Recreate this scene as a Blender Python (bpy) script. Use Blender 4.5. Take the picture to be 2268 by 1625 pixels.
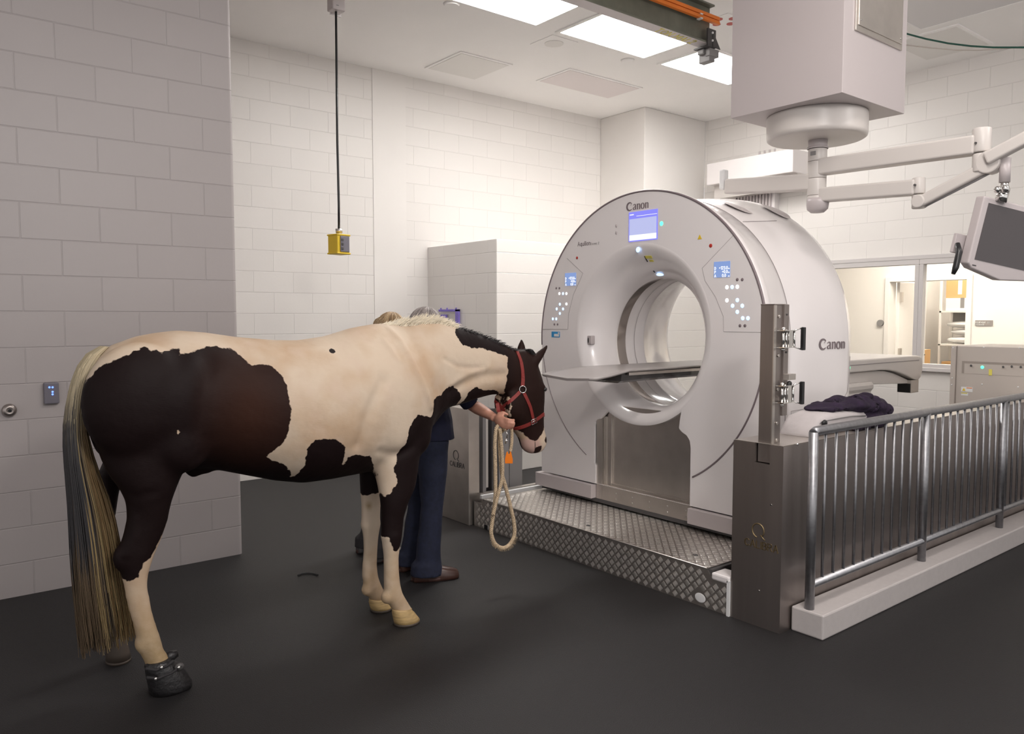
import bpy, bmesh, math, random
import numpy as np
from mathutils import Vector, Matrix
from mathutils.bvhtree import BVHTree

for o in list(bpy.data.objects):
    bpy.data.objects.remove(o)
C = bpy.context.scene.collection
SC = bpy.context.scene
PI = math.pi

# ---------------- camera ----------------
IW, IH = 2268, 1625
FPX = 1728.0
PITCH = math.atan(112 / 1728.0)
YAW = math.radians(51.4)
HC = 1.58
cam = bpy.data.cameras.new('camera')
camo = bpy.data.objects.new('camera', cam)
C.objects.link(camo)
cam.sensor_width = 36
cam.lens = 36 * FPX / IW
camo.location = (0, 0, HC)
camo.rotation_euler = (PI / 2 - PITCH, 0, YAW - PI / 2)
cam.clip_start = 0.05
cam.clip_end = 100
SC.camera = camo

# ---------------- world, exposure ----------------
W = bpy.data.worlds.new('world'); SC.world = W
W.use_nodes = True
W.node_tree.nodes['Background'].inputs[0].default_value = (1.0, 0.965, 0.955, 1)
W.node_tree.nodes['Background'].inputs[1].default_value = 0.50
SC.view_settings.view_transform = 'Standard'
SC.view_settings.look = 'None'
SC.view_settings.gamma = 1
SC.view_settings.exposure = 0.90
SC.view_settings.use_curve_mapping = False
LAMP_E = 12.5      # ceiling panels over the scanner
CTRL_E = 14.5       # control room panel

# added fill lamps out of view, brightening the scene from the camera side
def area(name, loc, sx, sy, power, col=(1, .93, .88)):
    l = bpy.data.lights.new(name, 'AREA'); l.shape = 'RECTANGLE'; l.size = sx; l.size_y = sy; l.energy = power; l.color = col
    o = bpy.data.objects.new(name, l); C.objects.link(o); o.location = loc
    return o
def bulb(name, loc, power, r=.25, col=(1, .955, .93)):
    l = bpy.data.lights.new(name, 'POINT'); l.energy = power; l.color = col; l.shadow_soft_size = r
    o = bpy.data.objects.new(name, l); C.objects.link(o); o.location = loc
    return o
area('fill_lamp', (2.7, 1.2, 4.12), 1.2, .6, 30)
bulb('fill_bulb', (1.3, -0.6, 3.3), 95)
bulb('fill_bulb', (5.0, 0.2, 3.4), 22)

# ---------------- measuring: a pixel of the photo onto a real plane ----------------
_fh = np.array([math.cos(YAW), math.sin(YAW), 0]); _up = np.array([0, 0, 1.0])
_f = _fh * math.cos(PITCH) - _up * math.sin(PITCH)
_r = np.cross(_f, _up); _r /= np.linalg.norm(_r); _u = np.cross(_r, _f)
_C = np.array([0, 0, HC])
def ray(px, py):
    return _f + _r * ((px - IW / 2) / FPX) + _u * ((IH / 2 - py) / FPX)
def at(px, py, axis, val):
    d = ray(px, py); t = (val - _C[axis]) / d[axis]
    return Vector(_C + d * t)

# ---------------- materials ----------------
MATS = {}
def mat(name, col, rough=0.5, metal=0.0, emit=None, estr=0.0, coat=0.0, noise=0.0, nscale=20.0, bump=0.0, bscale=60.0, stretch=None, spec=None):
    m = bpy.data.materials.new(name); m.use_nodes = True
    nt = m.node_tree; b = nt.nodes['Principled BSDF']
    b.inputs['Base Color'].default_value = (*col, 1)
    b.inputs['Roughness'].default_value = rough
    b.inputs['Metallic'].default_value = metal
    if spec is not None: b.inputs['Specular IOR Level'].default_value = spec
    if coat:
        b.inputs['Coat Weight'].default_value = coat
        b.inputs['Coat Roughness'].default_value = 0.06
    if emit:
        b.inputs['Emission Color'].default_value = (*emit, 1)
        b.inputs['Emission Strength'].default_value = estr
    if noise or bump:
        tc = nt.nodes.new('ShaderNodeTexCoord')
        mp = nt.nodes.new('ShaderNodeMapping'); nt.links.new(tc.outputs['Object'], mp.inputs[0])
        if stretch: mp.inputs['Scale'].default_value = stretch
    if noise:
        n = nt.nodes.new('ShaderNodeTexNoise'); n.inputs['Scale'].default_value = nscale; n.inputs['Detail'].default_value = 4
        nt.links.new(mp.outputs[0], n.inputs['Vector'])
        r = nt.nodes.new('ShaderNodeValToRGB'); nt.links.new(n.outputs['Fac'], r.inputs[0])
        r.color_ramp.elements[0].position = 0.3; r.color_ramp.elements[1].position = 0.7
        r.color_ramp.elements[0].color = (*[c * (1 - noise) for c in col], 1)
        r.color_ramp.elements[1].color = (*[min(1, c * (1 + noise)) for c in col], 1)
        nt.links.new(r.outputs[0], b.inputs['Base Color'])
    if bump:
        n2 = nt.nodes.new('ShaderNodeTexNoise'); n2.inputs['Scale'].default_value = bscale; n2.inputs['Detail'].default_value = 3
        nt.links.new(mp.outputs[0], n2.inputs['Vector'])
        bp = nt.nodes.new('ShaderNodeBump'); bp.inputs['Strength'].default_value = bump; bp.inputs['Distance'].default_value = 0.01
        nt.links.new(n2.outputs['Fac'], bp.inputs['Height']); nt.links.new(bp.outputs[0], b.inputs['Normal'])
    MATS[name] = m
    return m

def block_mat(name, ax, col, x0, rough=0.42):
    """painted concrete block, running bond; ax = world axis that runs along the wall"""
    m = bpy.data.materials.new(name); m.use_nodes = True
    nt = m.node_tree; N = nt.nodes; L = nt.links; b = N['Principled BSDF']
    g = N.new('ShaderNodeNewGeometry'); s = N.new('ShaderNodeSeparateXYZ'); L.new(g.outputs['Position'], s.inputs[0])
    a = N.new('ShaderNodeMath'); a.operation = 'SUBTRACT'; L.new(s.outputs[ax], a.inputs[0]); a.inputs[1].default_value = x0 - 40 * 0.4
    z = N.new('ShaderNodeMath'); z.operation = 'SUBTRACT'; L.new(s.outputs[2], z.inputs[0]); z.inputs[1].default_value = 0.19 - 40 * 0.2025
    c = N.new('ShaderNodeCombineXYZ'); L.new(a.outputs[0], c.inputs[0]); L.new(z.outputs[0], c.inputs[1])
    br = N.new('ShaderNodeTexBrick'); L.new(c.outputs[0], br.inputs['Vector'])
    br.inputs['Scale'].default_value = 1; br.inputs['Brick Width'].default_value = 0.4; br.inputs['Row Height'].default_value = 0.2025
    br.inputs['Mortar Size'].default_value = 0.0045; br.inputs['Mortar Smooth'].default_value = 0.6; br.inputs['Bias'].default_value = 0
    br.inputs['Color1'].default_value = (*col, 1); br.inputs['Color2'].default_value = (*[q * 0.97 for q in col], 1)
    br.inputs['Mortar'].default_value = (*[q * 0.93 for q in col], 1)
    L.new(br.outputs['Color'], b.inputs['Base Color'])
    b.inputs['Roughness'].default_value = rough
    n = N.new('ShaderNodeTexNoise'); n.inputs['Scale'].default_value = 45; n.inputs['Detail'].default_value = 4; L.new(g.outputs['Position'], n.inputs['Vector'])
    mx = N.new('ShaderNodeMath'); mx.operation = 'MULTIPLY_ADD'; L.new(br.outputs['Fac'], mx.inputs[0]); mx.inputs[1].default_value = -1.0
    ns = N.new('ShaderNodeMath'); ns.operation = 'MULTIPLY'; L.new(n.outputs['Fac'], ns.inputs[0]); ns.inputs[1].default_value = 0.10
    L.new(ns.outputs[0], mx.inputs[2])
    bp = N.new('ShaderNodeBump'); bp.inputs['Strength'].default_value = 0.55; bp.inputs['Distance'].default_value = 0.005
    L.new(mx.outputs[0], bp.inputs['Height']); L.new(bp.outputs[0], b.inputs['Normal'])
    MATS[name] = m
    return m

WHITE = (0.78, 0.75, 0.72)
block_mat('block_shaded', 0, (0.44, 0.40, 0.395), 0.593)  # same white paint, darkened to stand in for the weaker light here
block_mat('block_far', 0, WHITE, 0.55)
block_mat('block_back', 1, WHITE, 0.605)
block_mat('block_part', 1, WHITE, 0.1)
mat('paint', WHITE, 0.5, noise=0.01, nscale=3)
mat('ceiling', (0.93, 0.91, 0.89), 0.75, noise=0.01, nscale=2)
mat('trim_paint', (0.60, 0.57, 0.56), 0.4)
mat('rubber', (0.0090, 0.0080, 0.0088), 0.55, noise=0.4, nscale=260, bump=0.35, bscale=220, spec=0.5)
mat('curb', (0.50, 0.465, 0.455), 0.5, noise=0.03, nscale=30, bump=0.1, bscale=200)
mat('plastic', (0.82, 0.78, 0.775), 0.22, coat=0.6)
mat('plastic_warm', (0.62, 0.58, 0.55), 0.35)
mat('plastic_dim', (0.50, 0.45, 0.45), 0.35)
mat('trimline', (0.20, 0.16, 0.17), 0.35)
mat('groove', (0.30, 0.27, 0.27), 0.5)
mat('steel', (0.37, 0.33, 0.31), 0.40, 1.0, noise=0.10, nscale=9, bump=0.05, bscale=160, stretch=(1, 1, 0.06))
mat('steel_light', (0.64, 0.60, 0.56), 0.36, 1.0, noise=0.08, nscale=6, bump=0.04, bscale=120)
mat('tread_bar', (0.92, 0.88, 0.83), 0.32, 0.85)
mat('tread', (0.56, 0.52, 0.485), 0.42, 1.0, noise=0.12, nscale=14)
mat('galv', (0.34, 0.34, 0.355), 0.42, 1.0, noise=0.12, nscale=40)
mat('chrome', (0.75, 0.74, 0.72), 0.12, 1.0)
mat('black', (0.012, 0.012, 0.013), 0.35)
mat('black_soft', (0.02, 0.018, 0.02), 0.8)
mat('dark_grey', (0.07, 0.065, 0.065), 0.5)
mat('mid_grey', (0.25, 0.24, 0.24), 0.5)
mat('ring_dark', (0.30, 0.26, 0.24), 0.12, 0.5)
mat('carbon', (0.03, 0.027, 0.028), 0.25, coat=0.5)
mat('table_grey', (0.36, 0.33, 0.32), 0.3)
mat('beige', (0.48, 0.43, 0.39), 0.5)
mat('beige_dark', (0.30, 0.26, 0.23), 0.5)
mat('beam_green', (0.15, 0.155, 0.12), 0.45, noise=0.1, nscale=12)
mat('orange', (0.80, 0.20, 0.02), 0.45)
mat('orange_tag', (0.85, 0.20, 0.0), 0.5)
mat('yellow', (0.75, 0.52, 0.03), 0.45)
mat('yellow_paint', (0.70, 0.62, 0.12), 0.6)
mat('grey_plate', (0.16, 0.15, 0.18), 0.5)
mat('red', (0.45, 0.03, 0.02), 0.4)
mat('blue_sticker', (0.02, 0.28, 0.60), 0.4)
mat('purple', (0.24, 0.18, 0.62), 0.5)
mat('green_hose', (0.01, 0.07, 0.05), 0.5)
mat('cardboard', (0.60, 0.36, 0.16), 0.8)
mat('label_white', (0.75, 0.75, 0.75), 0.5)
mat('sign_grey', (0.28, 0.25, 0.24), 0.5)
mat('glass_dark', (0.06, 0.05, 0.052), 0.12, spec=0.6)
mat('gold', (0.30, 0.23, 0.13), 0.5, 1.0)
mat('skin', (0.55, 0.27, 0.19), 0.5, noise=0.05, nscale=20)
mat('navy', (0.006, 0.007, 0.028), 0.85, noise=0.2, nscale=30, bump=0.3, bscale=25)
mat('denim', (0.008, 0.011, 0.030), 0.85, noise=0.25, nscale=40, bump=0.3, bscale=22)
mat('brown_leather', (0.05, 0.022, 0.016), 0.3)
mat('sole', (0.05, 0.02, 0.015), 0.7)
mat('hair_grey', (0.30, 0.26, 0.25), 0.5)
mat('hair_blond', (0.34, 0.22, 0.12), 0.5)
mat('hair_blond_light', (0.55, 0.42, 0.27), 0.5)
mat('halter', (0.22, 0.022, 0.018), 0.6, noise=0.12, nscale=120)
mat('rope', (0.55, 0.42, 0.28), 0.85, noise=0.25, nscale=150, bump=0.6, bscale=160)
mat('purple_cloth', (0.018, 0.008, 0.026), 0.9, noise=0.35, nscale=20, bump=0.5, bscale=30)
mat('grey_cloth', (0.50, 0.46, 0.46), 0.7, noise=0.05, nscale=12, bump=0.2, bscale=30)
mat('boot_rubber', (0.014, 0.013, 0.014), 0.4, bump=0.4, bscale=60)
mat('hoof', (0.42, 0.29, 0.13), 0.55, noise=0.25, nscale=18, stretch=(1, 1, 6))
mat('hoof_dark', (0.06, 0.045, 0.035), 0.6)
mat('eye', (0.008, 0.006, 0.006), 0.05, coat=1)
mat('screen_blue', (0.02, 0.02, 0.05), 0.2, emit=(0.27, 0.27, 1.0), estr=0.5)
mat('screen_pale', (0.02, 0.02, 0.05), 0.2, emit=(0.60, 0.64, 1.0), estr=0.44)
mat('screen_white', (0.05, 0.05, 0.05), 0.2, emit=(0.92, 0.93, 1.0), estr=0.62)
mat('screen_lcd', (0.02, 0.03, 0.05), 0.2, emit=(0.30, 0.44, 0.85), estr=0.40)
mat('led_white', (0.1, 0.1, 0.1), 0.3, emit=(1.0, 0.96, 1.0), estr=0.95)
mat('led_blue', (0.1, 0.1, 0.2), 0.3, emit=(0.40, 0.62, 1.0), estr=1.15)
mat('led_deep', (0.0, 0.0, 0.2), 0.3, emit=(0.08, 0.16, 1.0), estr=2.4)
mat('led_green', (0.0, 0.2, 0.1), 0.3, emit=(0.10, 1.0, 0.50), estr=1.3)
mat('lamp', (0.9, 0.9, 0.9), 0.5, emit=(1.0, 0.97, 0.935), estr=LAMP_E)
mat('lamp_ctrl', (0.9, 0.9, 0.9), 0.5, emit=(1.0, 0.93, 0.80), estr=CTRL_E)
mat('lamp_off', (0.66, 0.64, 0.64), 0.3)
mat('diffuser', (0.82, 0.80, 0.77), 0.8)
mat('diffuser_b', (0.80, 0.74, 0.73), 0.8)
g = mat('window_glass', (1, 1, 1), 0.02)
g.node_tree.nodes['Principled BSDF'].inputs['Transmission Weight'].default_value = 1.0
g.node_tree.nodes['Principled BSDF'].inputs['IOR'].default_value = 1.05

# ---------------- mesh helpers ----------------
class MB:
    def __init__(s): s.v = []; s.f = []; s.mi = []; s.sm = []; s.cur = 0
    def add(s, vs, fs, smooth=False):
        k = len(s.v); s.v += [tuple(v) for v in vs]
        for f in fs: s.f.append(tuple(i + k for i in f)); s.mi.append(s.cur); s.sm.append(smooth)
        return s
    def box(s, x0, x1, y0, y1, z0, z1, M=None):
        vs = [Vector((x, y, z)) for x in (x0, x1) for y in (y0, y1) for z in (z0, z1)]
        if M: vs = [M @ v for v in vs]
        return s.add(vs, [(0, 1, 3, 2), (4, 6, 7, 5), (0, 4, 5, 1), (2, 3, 7, 6), (0, 2, 6, 4), (1, 5, 7, 3)])
    def loft(s, rings, closed=True, caps=True, smooth=True):
        n = len(rings[0]); vs = [p for r in rings for p in r]; fs = []
        m = n if closed else n - 1
        for i in range(len(rings) - 1):
            for j in range(m):
                a = i * n + j; b = i * n + (j + 1) % n
                fs.append((a, b, b + n, a + n))
        s.add(vs, fs, smooth)
        if caps and closed:
            k = len(s.v) - len(vs)
            s.f.append(tuple(k + j for j in range(n - 1, -1, -1))); s.mi.append(s.cur); s.sm.append(False)
            e = k + (len(rings) - 1) * n
            s.f.append(tuple(e + j for j in range(n))); s.mi.append(s.cur); s.sm.append(False)
        return s
    def tube(s, pts, r, n=12, caps=True, flat=None):
        """r: number or list; flat: (w,h) strap cross-section"""
        pts = [Vector(p) for p in pts]; rings = []
        up = None
        for i, p in enumerate(pts):
            t = (pts[min(i + 1, len(pts) - 1)] - pts[max(i - 1, 0)]).normalized()
            if up is None: up = Vector((0, 0, 1)) if abs(t.z) < 0.9 else Vector((1, 0, 0))
            a = t.cross(up)
            if a.length < 1e-5: a = t.cross(Vector((0, 1, 0)))
            a.normalize(); b = a.cross(t).normalized(); up = b
            rr = r[i] if isinstance(r, (list, tuple)) else r
            rings.append([p + a * (math.cos(2 * PI * k / n) * rr) + b * (math.sin(2 * PI * k / n) * rr) for k in range(n)])
        return s.loft(rings, True, caps, True)
    def cyl(s, p0, p1, r0, r1=None, n=24):
        return s.tube([p0, p1], [r0, r0 if r1 is None else r1], n)
    def ellipsoid(s, c, rx, ry, rz, M=None, n=20, m=12):
        rings = []
        for i in range(m + 1):
            th = PI * i / m; th = min(max(th, 0.02), PI - 0.02)
            ring = [Vector((rx * math.sin(th) * math.cos(2 * PI * k / n), ry * math.sin(th) * math.sin(2 * PI * k / n), rz * math.cos(th))) for k in range(n)]
            if M: ring = [M @ v for v in ring]
            rings.append([v + Vector(c) for v in ring][::-1])
        return s.loft(rings)
    def prism(s, pts, axis, a, b, bev=0):
        """pts: 2-D polygon in the two other axes (cyclic order kept), extruded along axis"""
        def P(p, h):
            q = [p[0], p[1]]; q.insert(axis, h); return q
        n = len(pts)
        vs = [P(p, a) for p in pts] + [P(p, b) for p in pts]
        fs = [tuple(range(n - 1, -1, -1)), tuple(range(n, 2 * n))] + [(i, (i + 1) % n, n + (i + 1) % n, n + i) for i in range(n)]
        return s.add(vs, fs)
    def build(s, name, mats, parent=None, bevel=0.0, seg=2, fix=True, loc=None):
        me = bpy.data.meshes.new(name); me.from_pydata(s.v, [], s.f)
        if isinstance(mats, str): mats = [mats]
        for m in mats: me.materials.append(MATS[m] if isinstance(m, str) else m)
        me.polygons.foreach_set('material_index', s.mi); me.polygons.foreach_set('use_smooth', s.sm)
        if fix:
            bm = bmesh.new(); bm.from_mesh(me); bmesh.ops.recalc_face_normals(bm, faces=bm.faces); bm.to_mesh(me); bm.free()
        me.update()
        o = bpy.data.objects.new(name, me); C.objects.link(o)
        if parent is not None: put_under(o, parent)
        if bevel:
            md = o.modifiers.new('bevel', 'BEVEL'); md.width = bevel; md.segments = seg; md.limit_method = 'ANGLE'; md.angle_limit = math.radians(40)
            md.harden_normals = False
        return o

def root_loc(p):
    v = Vector((0, 0, 0))
    while p is not None:
        v += p.location; p = p.parent
    return v
def put_under(o, parent):
    """mesh data is written in world coordinates; move it into its parent's frame"""
    o.parent = parent
    d = root_loc(parent)
    if o.type == 'MESH':
        o.data.transform(Matrix.Translation(-d))
def thing(name, label, cat, loc=(0, 0, 0), group=None):
    o = bpy.data.objects.new(name, None); C.objects.link(o); o.location = loc
    o.empty_display_size = 0.1
    o['label'] = label; o['category'] = cat
    if group: o['group'] = group
    return o
def tag(o, label, cat, group=None):
    o['label'] = label; o['category'] = cat
    if group: o['group'] = group
    return o
def struct(o): o['kind'] = 'structure'; return o
def plab(o, label): o['label'] = label; return o

def arc(cx, cy, r, a0, a1, n):
    return [(cx + r * math.cos(a0 + (a1 - a0) * i / n), cy + r * math.sin(a0 + (a1 - a0) * i / n)) for i in range(n + 1)]

# ---------------- lettering (strokes, so that no font file is needed) ----------------
def stroke_letters(text, h):
    """returns list of (polyline, pen width) in units where cap height = h; plain sans pen letters"""
    G = {
     'A': [[(0, 0), (.35, 1), (.7, 0)], [(.13, .35), (.57, .35)]],
     'C': [[(.68, .82), (.5, .98), (.28, .98), (.06, .75), (.02, .5), (.06, .25), (.28, .02), (.5, .02), (.68, .18)]],
     'L': [[(0, 1), (0, 0), (.5, 0)]],
     'I': [[(0, 0), (0, 1)]],
     'B': [[(0, 0), (0, 1), (.38, 1), (.52, .88), (.52, .64), (.38, .52), (0, .52)], [(.38, .52), (.58, .4), (.58, .12), (.4, 0), (0, 0)]],
     'R': [[(0, 0), (0, 1), (.4, 1), (.55, .86), (.55, .62), (.4, .5), (0, .5)], [(.3, .5), (.6, 0)]],
     'Q': [[(.35, 0), (.1, .18), (.02, .5), (.1, .82), (.35, 1), (.6, .82), (.68, .5), (.6, .18), (.35, 0)], [(.42, .25), (.72, -.08)]],
     'T': [[(.3, 0), (.3, 1)], [(0, 1), (.6, 1)]],
     'O': [[(.35, 0), (.1, .18), (.02, .5), (.1, .82), (.35, 1), (.6, .82), (.68, .5), (.6, .18), (.35, 0)]],
     'N': [[(0, 0), (0, 1), (.6, 0), (.6, 1)]],
     'M': [[(0, 0), (0, 1), (.35, .3), (.7, 1), (.7, 0)]],
     'E': [[(.5, 0), (0, 0), (0, 1), (.5, 1)], [(0, .52), (.42, .52)]],
     'S': [[(.52, .85), (.35, 1), (.15, 1), (.02, .82), (.1, .6), (.45, .42), (.54, .22), (.4, 0), (.15, 0), (0, .16)]],
     'G': [[(.62, .82), (.45, 1), (.2, .95), (.02, .6), (.05, .25), (.25, 0), (.5, .03), (.62, .2), (.62, .45), (.38, .45)]],
     'Y': [[(0, 1), (.3, .5), (.6, 1)], [(.3, .5), (.3, 0)]],
     'P': [[(0, 0), (0, 1), (.4, 1), (.55, .86), (.55, .62), (.4, .5), (0, .5)]],
     'D': [[(0, 0), (0, 1), (.3, 1), (.55, .8), (.62, .5), (.55, .2), (.3, 0), (0, 0)]],
     'U': [[(0, 1), (0, .2), (.15, 0), (.42, 0), (.58, .2), (.58, 1)]],
     'a': [[(.05, .58), (.2, .68), (.36, .64), (.42, .5), (.42, 0)], [(.42, .36), (.2, .38), (.03, .26), (.03, .1), (.15, 0), (.3, .02), (.42, .14)]],
     'n': [[(0, 0), (0, .66)], [(0, .5), (.15, .66), (.32, .66), (.42, .52), (.42, 0)]],
     'o': [[(.23, 0), (.05, .1), (0, .34), (.05, .56), (.23, .67), (.42, .56), (.47, .34), (.42, .1), (.23, 0)]],
     'q': [[(.42, .66), (.42, -.28)], [(.42, .5), (.25, .67), (.08, .56), (0, .34), (.08, .1), (.25, 0), (.42, .14)]],
     'u': [[(0, .66), (0, .16), (.12, 0), (.28, .02), (.42, .16)], [(.42, .66), (.42, 0)]],
     'i': [[(0, 0), (0, .66)], [(0, .86), (0, .95)]],
     'l': [[(0, 0), (0, 1.02)]],
     'e': [[(.02, .36), (.46, .36), (.4, .6), (.23, .67), (.06, .56), (0, .34), (.06, .1), (.25, 0), (.44, .1)]],
     'x': [[(0, 0), (.42, .66)], [(0, .66), (.42, 0)]],
     'c': [[(.42, .56), (.25, .67), (.07, .56), (0, .34), (.07, .1), (.25, 0), (.42, .1)]],
     'm': [[(0, 0), (0, .66)], [(0, .5), (.14, .66), (.28, .6), (.3, 0)], [(.3, .5), (.44, .66), (.58, .6), (.6, 0)]],
     '0': [[(.25, 0), (.05, .2), (.02, .5), (.05, .8), (.25, 1), (.45, .8), (.5, .5), (.45, .2), (.25, 0)]],
     '1': [[(.05, .8), (.25, 1), (.25, 0)]],
     '2': [[(.02, .78), (.15, .98), (.38, .96), (.48, .76), (.4, .55), (0, 0), (.5, 0)]],
     '3': [[(.03, .85), (.2, 1), (.42, .9), (.42, .62), (.2, .52), (.44, .42), (.48, .16), (.28, 0), (.02, .1)]],
     '5': [[(.46, 1), (.06, 1), (.04, .58), (.3, .62), (.48, .42), (.44, .12), (.2, 0), (.02, .1)]],
     '+': [[(0, .5), (.4, .5)], [(.2, .3), (.2, .7)]],
     '.': [[(0, 0), (0, .06)]],
     '-': [[(0, .5), (.4, .5)]],
     '!': [[(0, .3), (0, 1)], [(0, 0), (0, .08)]],
    }
    out = []; x = 0
    for ch in text:
        if ch == ' ': x += 0.45 * h; continue
        st = G[ch]; w = max(p[0] for l in st for p in l)
        for l in st: out.append([(x + p[0] * h, p[1] * h) for p in l])
        x += (w + 0.26) * h
    return out, x - 0.26 * h

def write(name, text, origin, du, dv, h, pen, m, parent, depth=0.0015, thick=None):
    """pen-stroke writing on a surface: origin = lower left, du = reading direction, dv = up"""
    du = Vector(du).normalized(); dv = Vector(dv).normalized(); nn = du.cross(dv)
    ls, w = stroke_letters(text, h) if isinstance(text, str) else text
    mb = MB(); o = Vector(origin)
    for l in ls:
        for i in range(len(l) - 1):
            a = Vector(l[i]); b = Vector(l[i + 1]); d = b - a
            if d.length < 1e-6: continue
            d.normalize(); p = Vector((-d.y, d.x))
            # broad-nib pen: upright strokes thicker
            k = pen if thick is None else pen + (thick - pen) * abs(d.y) ** 2
            e = d * (pen * 0.4)
            q = [a - e - p * k / 2, b + e - p * k / 2, b + e + p * k / 2, a - e + p * k / 2]
            vs = [o + du * v.x + dv * v.y - nn * 0.001 for v in q] + [o + du * v.x + dv * v.y + nn * depth for v in q]
            mb.add(vs, [(3, 2, 1, 0), (4, 5, 6, 7), (0, 1, 5, 4), (1, 2, 6, 5), (2, 3, 7, 6), (3, 0, 4, 7)])
    return mb.build(name, m, parent)
# =====================================================================
# SETTING
# =====================================================================
H = 4.164
struct(MB().box(-6, 16, -4, 10, -0.2, 0).build('floor', 'rubber'))
struct(MB().box(-6, 16, -4, 10, H, H + 0.2).build('ceiling', 'ceiling'))
# near-left block wall with a rounded end
mb = MB()
mb.prism([(-6, 5.12), (1.765, 5.12), (1.7727, 5.1219), (1.783, 5.1273), (1.79, 5.145), (1.79, 7.42), (-6, 7.42)], 2, 0, H)
struct(mb.build('wall_left', 'block_shaded'))
struct(MB().box(1.79, 8.9, 7.42, 7.62, 0, H).build('wall_far', 'block_far'))
struct(MB().box(4.05, 4.45, 7.413, 7.425, 0, H).build('trim_1', 'paint'))
struct(MB().box(7.41, 8.6, 6.65, 7.42, 0, H).build('wall_corner', 'paint', bevel=0.01))
struct(MB().box(4.72, 8.5, 6.155, 7.42, 0, 2.345).build('wall_partition', 'block_part', bevel=0.006))
# back wall with the long window opening
mb = MB()
mb.box(8.6, 8.8, -4, 6.65, 0, 1.06); mb.box(8.6, 8.8, -4, 6.65, 2.19, H)
mb.box(8.6, 8.8, 5.6, 6.65, 1.06, 2.19); mb.box(8.6, 8.8, -4, 2.2, 1.06, 2.19)
struct(mb.build('wall_back', 'block_back'))
def window(idx, y0, y1):
    r = struct(bpy.data.objects.new('window_%d' % idx, None)); C.objects.link(r); r.location = (8.6, (y0 + y1) / 2, 1.06)
    f = MB()
    f.box(8.575, 8.66, y0, y1, 2.13, 2.19); f.box(8.575, 8.66, y0, y1, 1.03, 1.08)
    f.box(8.575, 8.66, y0, y0 + 0.045, 1.08, 2.13); f.box(8.575, 8.66, y1 - 0.045, y1, 1.08, 2.13)
    f.build('window_frame', 'trim_paint', r, bevel=0.005)
    MB().box(8.615, 8.62, y0 + 0.045, y1 - 0.045, 1.08, 2.13).build('window_pane', 'window_glass', r)
window(1, 3.815, 5.6)
window(2, 2.2, 3.815)
struct(MB().box(8.57, 8.6, 2.15, 5.65, 2.185, 2.23).build('trim_2', 'trim_paint', bevel=0.004))
struct(MB().box(8.55, 8.6, 2.15, 5.65, 1.0, 1.04).build('trim_3', 'trim_paint', bevel=0.004))
# control room behind the window
CR = 11.0
struct(MB().box(8.8, 16, 7.0, 7.2, 0, 3).build('wall_control_left', 'paint'))
mb = MB(); mb.box(CR, CR + .15, -4, 4.27, 0, 3); mb.box(CR, CR + .15, 5.28, 7, 0, 3); mb.box(CR, CR + .15, 4.27, 5.28, 2.07, 3)
struct(mb.build('wall_control_back', 'paint'))
struct(MB().box(14.6, 14.8, 2, 7, 0, 3).build('wall_store_back', 'paint'))
struct(MB().box(11.15, 14.6, 5.95, 6.05, 0, 3).build('wall_store_left', 'paint'))
struct(MB().box(11.15, 14.6, 3.9, 4.0, 0, 3).build('wall_store_right', 'paint'))
struct(MB().box(8.8, 14.8, -4, 7.2, 3, 3.1).build('ceiling_control', 'ceiling'))
mb = MB()
mb.box(CR - .03, CR + .17, 4.21, 4.276, 0, 2.13); mb.box(CR - .03, CR + .17, 5.274, 5.34, 0, 2.13); mb.box(CR - .03, CR + .17, 4.27, 5.28, 2.06, 2.125)
struct(mb.build('trim_4', 'paint', bevel=0.004))
for i, (x, y) in enumerate([(9.9, 4.6), (9.9, 2.6), (12.8, 4.8)]):
    t = thing('ceiling_light', ['lit ceiling light panel in the control room over the doorway side', 'lit ceiling light panel at the right end of the control room', 'lit ceiling light panel in the store room over the shelves'][i], 'light', (x, y, 3.0))
    MB().box(x - .6, x + .6, y - .3, y + .3, 2.985, 2.999).build('diffuser', 'lamp_ctrl', t)
# store door, standing open
t = struct(bpy.data.objects.new('door_1', None)); C.objects.link(t); t.location = (CR + .17, 5.2, 0)
MB().box(CR + .175, CR + 1.02, 5.225, 5.268, 0.01, 2.06).build('door_leaf', 'paint', t, bevel=0.003)
for zz in (1.85, 1.06, 0.35):
    MB().box(CR + .171, CR + .215, 5.19, 5.226, zz - .07, zz + .07).build('hinge', 'steel_light', t)
h = MB(); h.cyl((CR + .88, 5.235, 1.02), (CR + .88, 5.16, 1.02), .01); h.cyl((CR + .88, 5.165, 1.02), (CR + .77, 5.165, 1.02), .009)
h.build('lever_handle', 'chrome', t)
# thermostat disc on control room wall
p = at(1951, 715, 0, CR)
tag(MB().cyl((CR - .001, p.y, p.z), (CR - .03, p.y, p.z), .045).build('wall_dial', 'mid_grey'), 'small round dial on the control room wall left of the door', 'dial')
t = thing('room_sign', 'small grey room sign on the wall beside the bright doorway', 'sign', (CR, 4.07, 1.5))
a = at(2160, 709, 0, CR - .01); b = at(2198, 721, 0, CR - .01)
MB().box(CR - .012, CR - .0005, b.y, a.y, b.z, a.z).build('plate', 'sign_grey', t)
write('lettering', 'EQUIPMENT', (CR - .012, a.y - .008, a.z - .036), (0, -1, 0), (0, 0, 1), .017, .0045, 'label_white', t, .0015)
write('lettering', '123', (CR - .012, b.y + .06, a.z - .036), (0, -1, 0), (0, 0, 1), .017, .0045, 'label_white', t, .0015)
write('lettering', 'STORAGE', (CR - .012, a.y - .008, a.z - .066), (0, -1, 0), (0, 0, 1), .017, .0045, 'label_white', t, .0015)
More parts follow.
